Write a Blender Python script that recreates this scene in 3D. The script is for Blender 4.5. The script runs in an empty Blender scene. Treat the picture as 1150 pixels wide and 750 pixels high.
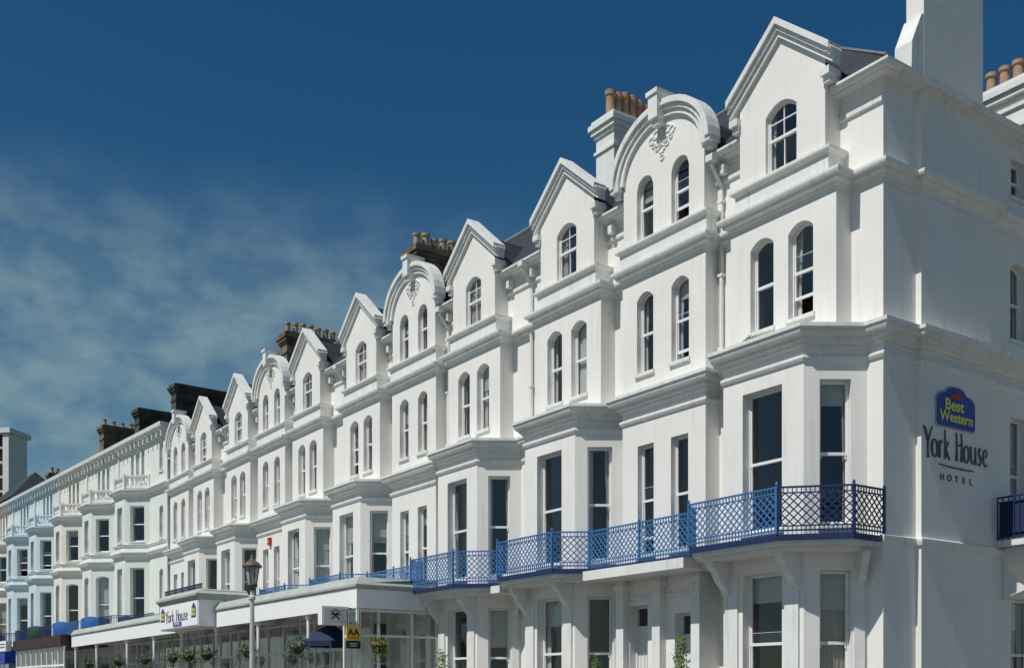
import bpy, bmesh, math, random
from mathutils import Vector, Matrix
from mathutils.geometry import tessellate_polygon
R = math.radians
scn = bpy.context.scene
C = scn.collection
# ------------------------------------------------------------------ camera
VA = R(34.9)
cam_d = bpy.data.cameras.new('camera'); cam = bpy.data.objects.new('camera', cam_d); C.objects.link(cam)
cam.location = (12.758, -17.367, 1.6)
cam.rotation_euler = (R(90), 0, R(90) - VA)
cam_d.sensor_width = 36; cam_d.lens = 36 * 1225 / 1150
cam_d.shift_y = (776 - 375) / 1150
cam_d.clip_start = 0.1; cam_d.clip_end = 6000
scn.camera = cam
# ------------------------------------------------------------------ light
SUN = Vector((0.018, -0.56, 0.83)).normalized()
el = math.asin(SUN.z); rot = math.atan2(SUN.x, SUN.y)
w = bpy.data.worlds.new('World'); scn.world = w; w.use_nodes = True
nt = w.node_tree; N = nt.nodes; L = nt.links
bg = N['Background']
sky = N.new('ShaderNodeTexSky'); sky.sky_type = 'NISHITA'; sky.sun_disc = False
sky.sun_elevation = el; sky.sun_rotation = rot
sky.altitude = 0; sky.air_density = 1.0; sky.dust_density = 0.0; sky.ozone_density = 2.2
gam = N.new('ShaderNodeGamma'); gam.inputs[1].default_value = 1.0
hsv = N.new('ShaderNodeHueSaturation'); hsv.inputs['Hue'].default_value = .496; hsv.inputs['Saturation'].default_value = 1.36; hsv.inputs['Value'].default_value = 1.28
tc = N.new('ShaderNodeTexCoord')
mp = N.new('ShaderNodeMapping'); mp.inputs['Scale'].default_value = (15, 15, 25)
nz = N.new('ShaderNodeTexNoise'); nz.inputs['Scale'].default_value = 1.3; nz.inputs['Detail'].default_value = 7; nz.inputs['Roughness'].default_value = .52
nz.inputs['Distortion'].default_value = .1
rp = N.new('ShaderNodeValToRGB'); rp.color_ramp.elements[0].color = (.36, .36, .36, 1); rp.color_ramp.elements[0].position = .40; rp.color_ramp.elements[1].position = .66
# the cloud bank lies low towards the far end of the street
dt = N.new('ShaderNodeVectorMath'); dt.operation = 'DOT_PRODUCT'; dt.inputs[1].default_value = Vector((-.95, .22, 0)).normalized()
mr = N.new('ShaderNodeMapRange'); mr.interpolation_type = 'SMOOTHSTEP'
mr.inputs['From Min'].default_value = .80; mr.inputs['From Max'].default_value = .92
mr.inputs['To Min'].default_value = 0.0; mr.inputs['To Max'].default_value = .85
mu = N.new('ShaderNodeMath'); mu.operation = 'MULTIPLY'
sx = N.new('ShaderNodeSeparateXYZ'); L.new(tc.outputs['Generated'], sx.inputs[0])
mz = N.new('ShaderNodeMapRange'); mz.interpolation_type = 'SMOOTHSTEP'
mz.inputs['From Min'].default_value = .44; mz.inputs['From Max'].default_value = .31
mm_ = N.new('ShaderNodeMath'); mm_.operation = 'MULTIPLY'
L.new(sx.outputs['Z'], mz.inputs['Value']); L.new(mz.outputs[0], mm_.inputs[0]); L.new(mr.outputs[0], mm_.inputs[1])
mx = N.new('ShaderNodeMixRGB'); mx.inputs['Color2'].default_value = (4.6, 7.2, 8.2, 1)
L.new(tc.outputs['Generated'], mp.inputs['Vector']); L.new(mp.outputs[0], nz.inputs['Vector']); L.new(nz.outputs['Fac'], rp.inputs[0])
L.new(tc.outputs['Generated'], dt.inputs[0]); L.new(dt.outputs['Value'], mr.inputs['Value'])
# broken cloud over the sea, behind the camera (mirrored in the window glass)
my = N.new('ShaderNodeMapRange'); my.interpolation_type = 'SMOOTHSTEP'; my.inputs['From Min'].default_value = -.12; my.inputs['From Max'].default_value = -.5; my.inputs['To Max'].default_value = .8
mzz = N.new('ShaderNodeMapRange'); mzz.interpolation_type = 'SMOOTHSTEP'; mzz.inputs['From Min'].default_value = .9; mzz.inputs['From Max'].default_value = .5
m2 = N.new('ShaderNodeMath'); m2.operation = 'MULTIPLY'; m3 = N.new('ShaderNodeMath'); m3.operation = 'MAXIMUM'
L.new(sx.outputs['Y'], my.inputs['Value']); L.new(sx.outputs['Z'], mzz.inputs['Value']); L.new(my.outputs[0], m2.inputs[0]); L.new(mzz.outputs[0], m2.inputs[1])
L.new(m2.outputs[0], m3.inputs[0]); L.new(mm_.outputs[0], m3.inputs[1])
L.new(rp.outputs[0], mu.inputs[0]); L.new(m3.outputs[0], mu.inputs[1])
L.new(sky.outputs[0], gam.inputs[0]); L.new(gam.outputs[0], hsv.inputs['Color'])
L.new(hsv.outputs[0], mx.inputs['Color1']); L.new(mu.outputs[0], mx.inputs['Fac'])
L.new(mx.outputs[0], bg.inputs['Color']); bg.inputs['Strength'].default_value = .05
sd = bpy.data.lights.new('sun', 'SUN'); so = bpy.data.objects.new('sun', sd); C.objects.link(so)
sd.energy = 5.0; sd.angle = R(.5); sd.color = (1, .965, .91)
so.rotation_euler = SUN.to_track_quat('Z', 'Y').to_euler(); so.location = (0, -60, 80)
scn.view_settings.view_transform = 'Standard'; scn.view_settings.look = 'None'
scn.view_settings.exposure = -0.22; scn.view_settings.gamma = 1
scn.render.resolution_x = 1024; scn.render.resolution_y = 667
scn.render.engine = 'CYCLES'
scn.cycles.max_bounces = 6; scn.cycles.transparent_max_bounces = 12
# ------------------------------------------------------------------ materials
def mat(name, col, rough=.7, var=0, vscale=3, bump=0, bscale=40, metal=0, streak=0, spec=.5, col2=None):
    m = bpy.data.materials.new(name); m.use_nodes = True
    t = m.node_tree; n = t.nodes; l = t.links; p = n['Principled BSDF']
    p.inputs['Base Color'].default_value = (*col, 1); p.inputs['Roughness'].default_value = rough
    p.inputs['Metallic'].default_value = metal; p.inputs['Specular IOR Level'].default_value = spec
    c = n.new('ShaderNodeTexCoord')
    if var or col2:
        a = n.new('ShaderNodeTexNoise'); a.inputs['Scale'].default_value = vscale; a.inputs['Detail'].default_value = 6; a.inputs['Roughness'].default_value = .6
        l.new(c.outputs['Object'], a.inputs['Vector'])
        r = n.new('ShaderNodeValToRGB'); r.color_ramp.elements[0].position = .3; r.color_ramp.elements[1].position = .7
        lo = col2 or tuple(x * (1 - var) for x in col)
        r.color_ramp.elements[0].color = (*lo, 1); r.color_ramp.elements[1].color = (*col, 1)
        l.new(a.outputs['Fac'], r.inputs[0]); out = r.outputs[0]
        if streak:
            mp = n.new('ShaderNodeMapping'); mp.inputs['Scale'].default_value = (3.5, 3.5, .22)
            b = n.new('ShaderNodeTexNoise'); b.inputs['Scale'].default_value = 2.2; b.inputs['Detail'].default_value = 5
            l.new(c.outputs['Object'], mp.inputs[0]); l.new(mp.outputs[0], b.inputs['Vector'])
            r2 = n.new('ShaderNodeValToRGB'); r2.color_ramp.elements[0].position = .56; r2.color_ramp.elements[1].position = .78
            r2.color_ramp.elements[0].color = (1, 1, 1, 1); k = 1 - streak; r2.color_ramp.elements[1].color = (k, k * .985, k * .95, 1)
            l.new(b.outputs['Fac'], r2.inputs[0])
            mm = n.new('ShaderNodeMixRGB'); mm.blend_type = 'MULTIPLY'; mm.inputs[0].default_value = 1
            l.new(out, mm.inputs[1]); l.new(r2.outputs[0], mm.inputs[2]); out = mm.outputs[0]
        l.new(out, p.inputs['Base Color'])
    if bump:
        a = n.new('ShaderNodeTexNoise'); a.inputs['Scale'].default_value = bscale; a.inputs['Detail'].default_value = 5
        l.new(c.outputs['Object'], a.inputs['Vector'])
        b = n.new('ShaderNodeBump'); b.inputs['Strength'].default_value = bump; b.inputs['Distance'].default_value = .02
        l.new(a.outputs['Fac'], b.inputs['Height']); l.new(b.outputs[0], p.inputs['Normal'])
    return m
M = {}
M['stucco'] = mat('white painted stucco', (.81, .795, .755), .6, .09, .7, .1, 14, streak=.12)
M['trim'] = mat('white painted mouldings', (.77, .78, .75), .5, .14, 2.2, .12, 20, streak=.26)
M['cream'] = mat('cream painted stucco', (.77, .75, .68), .6, .07, 1.2, .2, 14, streak=.14)
M['pale_blue'] = mat('pale blue painted stucco', (.60, .70, .74), .6, .07, 1.2, .2, 14, streak=.12)
M['pale_green'] = mat('off white painted stucco', (.72, .76, .71), .6, .07, 1.2, .2, 14, streak=.14)
M['sash'] = mat('white gloss sash paint', (.8, .8, .79), .35, .05, 8)
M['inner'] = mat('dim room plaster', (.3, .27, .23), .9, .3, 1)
M['curtain'] = mat('grey white net curtain', (.6, .6, .6), .9, .15, 6)
M['curtain_warm'] = mat('beige curtain', (.45, .39, .32), .9, .15, 6)
M['blind'] = mat('roller blind', (.5, .5, .46), .8, .08, 3)
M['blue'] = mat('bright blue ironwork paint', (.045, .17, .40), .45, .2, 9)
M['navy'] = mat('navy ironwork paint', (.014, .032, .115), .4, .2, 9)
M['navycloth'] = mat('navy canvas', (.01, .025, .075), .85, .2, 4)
M['bluecloth'] = mat('blue canvas', (.02, .11, .38), .8, .25, 4)
M['greencloth'] = mat('dark green canvas', (.012, .06, .035), .8, .25, 4)
M['maroon'] = mat('dark maroon fascia', (.06, .022, .02), .5, .3, 4)
M['pot'] = mat('terracotta chimney clay', (.45, .29, .18), .8, .35, 5, .2, 30)
M['buffpot'] = mat('sooty buff chimney clay', (.42, .33, .2), .85, .45, 6, .2, 30)
M['lead'] = mat('lead sheet', (.20, .21, .21), .55, .3, 2)
M['leadpaint'] = mat('grey roofing felt', (.42, .45, .42), .7, .25, 2)
M['iron'] = mat('dark painted iron', (.03, .03, .032), .45, .2, 6)
M['lampglass'] = mat('frosted lantern glass', (.45, .46, .44), .15, .25, 6)
M['lampgrey'] = mat('pale grey lamp column paint', (.55, .55, .52), .45, .15, 5)
M['lampcap'] = mat('weathered copper brown', (.12, .09, .065), .5, .4, 9)
M['soil'] = mat('brown coir and soil', (.07, .045, .03), .95, .4, 12)
M['leaf'] = mat('green leaves', (.075, .15, .03), .55, 0, 9, col2=(.03, .075, .015))
M['leaflight'] = mat('light green leaves', (.2, .3, .06), .55, 0, 9, col2=(.08, .16, .03))
M['petal'] = mat('orange petals', (.7, .2, .03), .6, .2, 9)
M['petalw'] = mat('white pink petals', (.75, .55, .6), .6, .2, 9)
M['bark'] = mat('bark', (.1, .07, .05), .9, .4, 12)
M['terra'] = mat('terracotta planter', (.35, .16, .09), .8, .3, 5)
M['yellow'] = mat('yellow sign enamel', (.85, .5, .02), .4, .06, 5)
M['yellowtxt'] = mat('yellow sign lettering', (.82, .78, .05), .4)
M['black'] = mat('black sign enamel', (.012, .012, .014), .4)
M['red'] = mat('red enamel', (.5, .02, .02), .4, .1, 6)
M['signblue'] = mat('deep blue sign enamel', (.02, .05, .36), .4, .1, 5)
M['letter'] = mat('dark grey cut lettering', (.08, .075, .1), .6)
M['signwhite'] = mat('white sign enamel', (.87, .87, .86), .55, .05, 4)
M['asphalt'] = mat('asphalt', (.05, .05, .052), .9, .25, 2, .4, 60)
M['pave'] = mat('paving', (.16, .15, .135), .85, .2, 1.2, .2, 20)
M['kerb'] = mat('kerb stone', (.33, .32, .3), .85, .25, 4, .2, 20)
M['grass'] = mat('lawn', (.05, .1, .025), .95, .4, 2, .4, 40)
M['sea'] = mat('sea water', (.02, .06, .075), .12, .2, .05, .5, .6)
M['marking'] = mat('road paint', (.78, .78, .74), .7, .2, 6)
M['door'] = mat('white door paint', (.72, .72, .72), .4, .06, 4)
M['farwhite'] = mat('weathered white render', (.66, .68, .68), .7, .12, .4, .1, 6, streak=.15)
def brick(name, c1, c2, mort, scale=5):
    m = bpy.data.materials.new(name); m.use_nodes = True; t = m.node_tree; n = t.nodes; l = t.links; p = n['Principled BSDF']
    c = n.new('ShaderNodeTexCoord'); s = n.new('ShaderNodeSeparateXYZ'); ad = n.new('ShaderNodeMath'); ad.operation = 'ADD'
    cb = n.new('ShaderNodeCombineXYZ'); b = n.new('ShaderNodeTexBrick')
    l.new(c.outputs['Object'], s.inputs[0]); l.new(s.outputs[0], ad.inputs[0]); l.new(s.outputs[1], ad.inputs[1])
    l.new(ad.outputs[0], cb.inputs[0]); l.new(s.outputs[2], cb.inputs[1]); l.new(cb.outputs[0], b.inputs['Vector'])
    b.inputs['Color1'].default_value = (*c1, 1); b.inputs['Color2'].default_value = (*c2, 1); b.inputs['Mortar'].default_value = (*mort, 1)
    b.inputs['Scale'].default_value = scale; b.inputs['Mortar Size'].default_value = .018; b.inputs['Brick Width'].default_value = 1.1; b.inputs['Row Height'].default_value = .38
    a = n.new('ShaderNodeTexNoise'); a.inputs['Scale'].default_value = 1.7; a.inputs['Detail'].default_value = 7; l.new(c.outputs['Object'], a.inputs['Vector'])
    r = n.new('ShaderNodeValToRGB'); r.color_ramp.elements[0].position = .35; r.color_ramp.elements[0].color = (.35, .33, .3, 1); r.color_ramp.elements[1].position = .7
    l.new(a.outputs['Fac'], r.inputs[0])
    mm = n.new('ShaderNodeMixRGB'); mm.blend_type = 'MULTIPLY'; mm.inputs[0].default_value = 1
    l.new(b.outputs[0], mm.inputs[1]); l.new(r.outputs[0], mm.inputs[2]); l.new(mm.outputs[0], p.inputs['Base Color'])
    bu = n.new('ShaderNodeBump'); bu.inputs['Strength'].default_value = .5; bu.inputs['Distance'].default_value = .02
    l.new(b.outputs['Fac'], bu.inputs['Height']); bu.invert = True; l.new(bu.outputs[0], p.inputs['Normal'])
    p.inputs['Roughness'].default_value = .85
    return m
M['brick'] = brick('sooty brown brick', (.34, .25, .16), (.22, .16, .11), (.28, .25, .2))
M['darkbrick'] = brick('dark slate hung brick', (.12, .105, .085), (.08, .072, .06), (.1, .1, .09))
def slate():
    m = bpy.data.materials.new('grey slate'); m.use_nodes = True; t = m.node_tree; n = t.nodes; l = t.links; p = n['Principled BSDF']
    c = n.new('ShaderNodeTexCoord'); s = n.new('ShaderNodeSeparateXYZ'); cb = n.new('ShaderNodeCombineXYZ'); b = n.new('ShaderNodeTexBrick')
    ad = n.new('ShaderNodeMath'); ad.operation = 'ADD'
    l.new(c.outputs['Object'], s.inputs[0]); l.new(s.outputs[0], cb.inputs[0]); l.new(s.outputs[1], ad.inputs[0]); l.new(s.outputs[2], ad.inputs[1]); l.new(ad.outputs[0], cb.inputs[1]); l.new(cb.outputs[0], b.inputs['Vector'])
    b.inputs['Color1'].default_value = (.036, .036, .04, 1); b.inputs['Color2'].default_value = (.022, .023, .027, 1); b.inputs['Mortar'].default_value = (.012, .012, .014, 1)
    b.inputs['Scale'].default_value = 3; b.inputs['Mortar Size'].default_value = .02; b.inputs['Brick Width'].default_value = .8; b.inputs['Row Height'].default_value = .9
    l.new(b.outputs[0], p.inputs['Base Color']); p.inputs['Roughness'].default_value = .55
    bu = n.new('ShaderNodeBump'); bu.inputs['Strength'].default_value = .6; bu.inputs['Distance'].default_value = .02; bu.invert = True
    l.new(b.outputs['Fac'], bu.inputs['Height']); l.new(bu.outputs[0], p.inputs['Normal'])
    return m
M['slate'] = slate()
def glass(name, tint, boost):
    m = bpy.data.materials.new(name); m.use_nodes = True; t = m.node_tree; n = t.nodes; l = t.links; n.remove(n['Principled BSDF'])
    o = n['Material Output']; tr = n.new('ShaderNodeBsdfTransparent'); tr.inputs[0].default_value = (*tint, 1)
    g = n.new('ShaderNodeBsdfGlossy'); g.inputs['Roughness'].default_value = .03; g.inputs['Color'].default_value = (.95, .97, 1, 1)
    f = n.new('ShaderNodeFresnel'); ge = n.new('ShaderNodeNewGeometry'); io = n.new('ShaderNodeMapRange'); io.inputs['To Min'].default_value = 1.5; io.inputs['To Max'].default_value = 1 / 1.5; l.new(ge.outputs['Backfacing'], io.inputs['Value']); l.new(io.outputs[0], f.inputs['IOR'])
    mu = n.new('ShaderNodeMath'); mu.operation = 'MULTIPLY_ADD'; mu.inputs[1].default_value = boost; mu.inputs[2].default_value = 0; mu.use_clamp = True
    c = n.new('ShaderNodeTexCoord'); a = n.new('ShaderNodeTexNoise'); a.inputs['Scale'].default_value = 1.8; l.new(c.outputs['Object'], a.inputs['Vector'])
    bu = n.new('ShaderNodeBump'); bu.inputs['Strength'].default_value = .12; bu.inputs['Distance'].default_value = .03
    l.new(a.outputs['Fac'], bu.inputs['Height']); l.new(bu.outputs[0], g.inputs['Normal'])
    mi = n.new('ShaderNodeMixShader'); l.new(f.outputs[0], mu.inputs[0]); l.new(mu.outputs[0], mi.inputs[0])
    l.new(tr.outputs[0], mi.inputs[1]); l.new(g.outputs[0], mi.inputs[2]); l.new(mi.outputs[0], o.inputs['Surface'])
    return m
M['glass'] = glass('window glass', (.86, .88, .87), 2.0)

# ------------------------------------------------------------------ mesh helpers
class MB:
    def __init__(s): s.v = []; s.f = []
    def add(s, vs, fs):
        b = len(s.v); s.v += [tuple(x) for x in vs]; s.f += [tuple(b + i for i in f) for f in fs]; return s
    def box(s, x0, x1, y0, y1, z0, z1):
        return s.add([(x, y, z) for z in (z0, z1) for x, y in ((x0, y0), (x1, y0), (x1, y1), (x0, y1))],
                     [(3, 2, 1, 0), (4, 5, 6, 7), (0, 1, 5, 4), (1, 2, 6, 5), (2, 3, 7, 6), (3, 0, 4, 7)])
    def prism(s, pts, z0, z1):
        n = len(pts)
        return s.add([(x, y, z0) for x, y in pts] + [(x, y, z1) for x, y in pts],
                     [tuple(range(n))[::-1], tuple(range(n, 2 * n))] + [(i, (i + 1) % n, (i + 1) % n + n, i + n) for i in range(n)])
    def extr(s, pts3, off):            # polygon in 3D extruded by vector off
        n = len(pts3); o = Vector(off); P = [Vector(p) for p in pts3]
        return s.add(P + [p + o for p in P], [tuple(range(n))[::-1], tuple(range(n, 2 * n))] + [(i, (i + 1) % n, (i + 1) % n + n, i + n) for i in range(n)])
    def bar(s, a, b, w, d=None, up=Vector((0, 0, 1))):   # rectangular bar between two points
        a = Vector(a); b = Vector(b); t = (b - a).normalized(); d = d or w
        if abs(t.dot(up)) > .95: up = Vector((0, 1, 0)) if abs(t.y) < .9 else Vector((1, 0, 0))
        u = t.cross(up).normalized(); v = u.cross(t)
        q = [(-w / 2, -d / 2), (w / 2, -d / 2), (w / 2, d / 2), (-w / 2, d / 2)]
        return s.add([a + u * x + v * y for x, y in q] + [b + u * x + v * y for x, y in q],
                     [(0, 3, 2, 1), (4, 5, 6, 7), (0, 1, 5, 4), (1, 2, 6, 5), (2, 3, 7, 6), (3, 0, 4, 7)])
    def tube(s, pts, r, n=8, cap=True):
        P = [Vector(p) for p in pts]; rs = r if isinstance(r, (list, tuple)) else [r] * len(P); b = len(s.v); vs = []
        for i, p in enumerate(P):
            t = (P[min(i + 1, len(P) - 1)] - P[max(i - 1, 0)]).normalized()
            up = Vector((0, 0, 1)) if abs(t.z) < .9 else Vector((0, 1, 0))
            u = t.cross(up).normalized(); v = u.cross(t)
            vs += [p + (u * math.cos(k * 2 * math.pi / n) + v * math.sin(k * 2 * math.pi / n)) * rs[i] for k in range(n)]
        fs = [(i * n + k, i * n + (k + 1) % n, (i + 1) * n + (k + 1) % n, (i + 1) * n + k) for i in range(len(P) - 1) for k in range(n)]
        if cap: fs += [tuple(range(n)), tuple(range((len(P) - 1) * n, len(P) * n))[::-1]]
        return s.add(vs, fs)
    def lathe(s, x, y, prof, n=12):    # prof list of (r,z)
        return s.tube_prof(x, y, prof, n)
    def tube_prof(s, x, y, prof, n):
        vs = [(x + r * math.cos(k * 2 * math.pi / n), y + r * math.sin(k * 2 * math.pi / n), z) for r, z in prof for k in range(n)]
        fs = [(i * n + k, i * n + (k + 1) % n, (i + 1) * n + (k + 1) % n, (i + 1) * n + k) for i in range(len(prof) - 1) for k in range(n)]
        fs += [tuple(range(n))[::-1], tuple(range((len(prof) - 1) * n, len(prof) * n))]
        return s.add(vs, fs)
    def sweep(s, path, prof, closed=True):     # prof list of (out, z); outward = left of travel
        rows = [[(p.x, p.y, z) for p in [Vector(q) for q in offs(path, o)]] for o, z in prof]
        n = len(path); m = len(prof); vs = [v for r in rows for v in r]; fs = []
        for j in range(m if closed else m - 1):
            k = (j + 1) % m
            fs += [(j * n + i, j * n + i + 1, k * n + i + 1, k * n + i) for i in range(n - 1)]
        if closed: fs += [tuple(j * n for j in range(m)), tuple(j * n + n - 1 for j in range(m))[::-1]]
        return s.add(vs, fs)
    def build(s, name, m, parent=None, smooth=False):
        if m == 'glass': s.f = [tuple(reversed(f)) for f in s.f]
        me = bpy.data.meshes.new(name); me.from_pydata(s.v, [], s.f); me.validate()
        bm = bmesh.new(); bm.from_mesh(me); (bmesh.ops.recalc_face_normals(bm, faces=bm.faces) if m != 'glass' else None); bm.to_mesh(me); bm.free()
        me.materials.append(M[m] if isinstance(m, str) else m)
        if smooth:
            for p in me.polygons: p.use_smooth = True
        o = bpy.data.objects.new(name, me); C.objects.link(o)
        if parent: o.parent = parent
        return o
def offs(path, d):
    P = [Vector((p[0], p[1])) for p in path]; out = []
    for i, p in enumerate(P):
        ns = []
        if i > 0: t = (P[i] - P[i - 1]).normalized(); ns.append(Vector((-t.y, t.x)))
        if i < len(P) - 1: t = (P[i + 1] - P[i]).normalized(); ns.append(Vector((-t.y, t.x)))
        if len(ns) == 2:
            b = (ns[0] + ns[1]); b = b / b.length; k = max(.35, b.dot(ns[0])); out.append(p + b * d / k)
        else: out.append(p + ns[0] * d)
    return out
def empty(name, label, cat, loc=(0, 0, 0), rz=0, group=None):
    o = bpy.data.objects.new(name, None); C.objects.link(o); o.location = loc; o.rotation_euler = (0, 0, rz); o.empty_display_size = .3
    return tag(o, label, cat, group)
def tag(o, label, cat, group=None):
    o['label'] = label; o['category'] = cat
    if group: o['group'] = group
    return o
def struct(o, kind='structure'): o['kind'] = kind; return o
# 2D opening outline, s across, z up
def outline(c, hw, z0, z1, rise, n=10):
    pts = [(c - hw, z0), (c + hw, z0)]
    if rise <= 0.001: return pts + [(c + hw, z1), (c - hw, z1)]
    for i in range(n + 1):
        a = i / n * 2 - 1; x = -a * hw
        h = math.sqrt(max(0, 1 - a * a)) if rise > .7 * hw else 1 - a * a
        pts.append((c + x, z1 - rise + rise * h))
    return pts
class Face:      # vertical wall plane from A towards B
    def __init__(s, A, B):
        s.A = Vector((A[0], A[1], 0)); s.t = (Vector((B[0], B[1], 0)) - s.A); s.len = s.t.length; s.t.normalize(); s.n = Vector((-s.t.y, s.t.x, 0))
    def p(s, u, z, o=0): return s.A + s.t * u + s.n * o + Vector((0, 0, z))
def facet(mb, F, outer, holes, reveal=.2, o=0):
    loops = [outer] + holes
    allp = [q for lp in loops for q in lp]
    tris = tessellate_polygon([[Vector((u, z, 0)) for u, z in lp] for lp in loops])
    mb.add([F.p(u, z, o) for u, z in allp], [tuple(t) for t in tris])
    for h in holes:
        n = len(h); mb.add([F.p(u, z, o) for u, z in h] + [F.p(u, z, o - reveal) for u, z in h], [(i, (i + 1) % n, (i + 1) % n + n, i + n) for i in range(n)])
def ring(mb, F, po, pi, o0, o1):
    n = len(po); vs = [F.p(u, z, o) for o in (o0, o1) for lp in (po, pi) for u, z in lp]; fs = []
    for i in range(n):
        j = (i + 1) % n
        fs += [(i, j, j + n, i + n), (2 * n + i, 2 * n + j, 3 * n + j, 3 * n + i), (n + i, n + j, 3 * n + j, 3 * n + i), (i, j, 2 * n + j, 2 * n + i)]
    mb.add(vs, fs)
def fbox(mb, F, u0, u1, z0, z1, o0, o1):
    vs = [F.p(u, z, o) for o in (o0, o1) for u, z in ((u0, z0), (u1, z0), (u1, z1), (u0, z1))]
    mb.add(vs, [(0, 1, 2, 3), (7, 6, 5, 4), (0, 4, 5, 1), (1, 5, 6, 2), (2, 6, 7, 3), (3, 7, 4, 0)])
def window(parent, F, spec, rnd, reveal=.2, sill=True, lite=False, at=0):
    c, w_, z0, z1, rise = spec[:5]; style = spec[5] if len(spec) > 5 else 'sash'
    hw = w_ / 2; rv = at - reveal
    po = outline(c, hw - .004, z0 + .004, z1 - .004, rise); t = .032
    pi = outline(c, hw - t, z0 + t * 1.3, z1 - t, rise * (hw - t) / hw)
    mb = MB(); ring(mb, F, po, pi, rv + .012, rv - .07)
    zm = z0 + (z1 - z0) * .5
    if style != 'fixed':
        dz_ = (z1 - z0) * rnd.uniform(.06, .25) if rnd.random() < .22 else 0
        zm2 = zm
        fbox(mb, F, c - hw + t, c + hw - t, zm2 - .028, zm2 + .028, rv + .004, rv - .06)
        # lower sash sits in front a little
        po2 = outline(c, hw - t, z0 + t + dz_, zm2 - .028 + dz_ * .98, 0); pi2 = outline(c, hw - t - .022, z0 + t + .06 + dz_, zm2 - .034 + dz_ * .98, 0)
        ring(mb, F, po2, pi2, rv - .02, rv - .055)
        po3 = outline(c, hw - t + .002, zm2 + .028, z1 - t + .002, rise * (hw - t) / hw); pi3 = outline(c, hw - t - .028, zm2 + .03, z1 - t - .028, rise * (hw - t - .028) / hw)
        ring(mb, F, po3, pi3, rv - .005, rv - .035)
        for sgn in (-1, 1): fbox(mb, F, c + sgn * (hw - t - .03) - .012, c + sgn * (hw - t - .03) + .012, zm2 - .1, zm2 - .03, rv - .0, rv - .03)   # sash horns
    if style == 'bars':
        fbox(mb, F, c - .011, c + .011, zm, z1 - t, rv - .006, rv - .03)
        zz = zm + (z1 - zm) * .5; fbox(mb, F, c - hw + t + .02, c + hw - t - .02, zz - .011, zz + .011, rv - .0065, rv - .03)
        fbox(mb, F, c - .011, c + .011, z0 + t, zm, rv - .022, rv - .05)
    if style == 'vbar':
        fbox(mb, F, c - .011, c + .011, z0 + t, z1 - t, rv - .022, rv - .032)
    wobj = mb.build('window', 'sash', parent)
    pa = MB(); tl = [rnd.uniform(-.012, .012) for _ in range(4)]
    if style == 'fixed': pl = outline(c, hw - t + .005, z0 + t, z1 - t + .004, rise * (hw - t) / hw); pa.add([F.p(u, z, rv - .045) for u, z in pl], [tuple(range(len(pl)))])
    else:
        pl = outline(c, hw - t + .005, zm, z1 - t + .004, rise * (hw - t) / hw); pa.add([F.p(u, z, rv - .028 + tl[0] * (z - zm) + tl[1] * (u - c)) for u, z in pl], [tuple(range(len(pl)))])
        pl = outline(c, hw - t + .005, z0 + t + dz_, zm + dz_, 0); pa.add([F.p(u, z, rv - .05 + tl[2] * (z - zm - dz_) + tl[3] * (u - c)) for u, z in pl], [tuple(range(len(pl)))])
    pa.build('pane', 'glass', wobj)
    if sill and not lite:
        sb = MB(); fbox(sb, F, c - hw - .05, c + hw + .05, z0 - .07, z0 + .003, at + .06, at - reveal - .01); sb.build('sill', 'trim', wobj)
    # curtains
    k = rnd.random(); cm = rnd.choice(['curtain', 'curtain', 'curtain_warm'])
    def drape(u0, u1, zb, zt, taper=0):
        d = MB(); n = max(5, int(abs(u1 - u0) / .025)); vs = []; ph = rnd.random() * 6
        rows = 6
        for r_ in range(rows + 1):
            f = r_ / rows; z = zb + (zt - zb) * f
            for i in range(n + 1):
                a = i / n; u = u0 + (u1 - u0) * a * (1 - taper * (1 - abs(f - .35) * 1.6 if f < .8 else 0) * .6)
                vs.append(F.p(u, z, rv - .11 + .018 * math.sin(i * 1.9 + ph) + .006 * math.sin(i * .7 + f * 3)))
        d.add(vs, [(r_ * (n + 1) + i, r_ * (n + 1) + i + 1, (r_ + 1) * (n + 1) + i + 1, (r_ + 1) * (n + 1) + i) for r_ in range(rows) for i in range(n)])
        d.build('curtain', cm, wobj, smooth=True)
    zt = z1 - .04
    if k < .72:
        wd = w_ * rnd.uniform(.12, .26) * (1.2 if w_ > .9 else 1)
        drape(c - hw, c - hw + wd, z0 + .02, zt, rnd.choice([0, .5])); 
        if rnd.random() < .8: drape(c + hw, c + hw - wd, z0 + .02, zt, rnd.choice([0, .5]))
    elif k < .84:
        drape(c - hw, c + hw, z0 + .02, zt)
    if rnd.random() < .3:
        b = MB(); fbox(b, F, c - hw + .02, c + hw - .02, z1 - (z1 - z0) * rnd.uniform(.12, .4), z1 - .01, rv - .085, rv - .092); b.build('blind', 'blind', wobj)
    return wobj
def wallpath(mb, path, z0, z1, holes, parent, rnd, reveal=.2, lite=False):
    for i in range(len(path) - 1):
        F = Face(path[i], path[i + 1]); hs = holes.get(i, [])
        reveal = .15 if hs and hs[0][1] < .7 else .2
        facet(mb, F, [(0, z0), (F.len, z0), (F.len, z1), (0, z1)], [outline(*h[:5]) if h[0] is not None else outline(F.len / 2, h[1] / 2, *h[2:5]) for h in [(h[0], h[1] / 2 if h[0] is not None else h[1], *h[2:]) for h in hs]], reveal)
        for h in hs:
            hh = (F.len / 2 if h[0] is None else h[0], *h[1:])
            if len(h) > 5 and h[5] == 'door': door(parent, F, hh, reveal)
            else: window(parent, F, hh, rnd, reveal, lite=lite)
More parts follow.
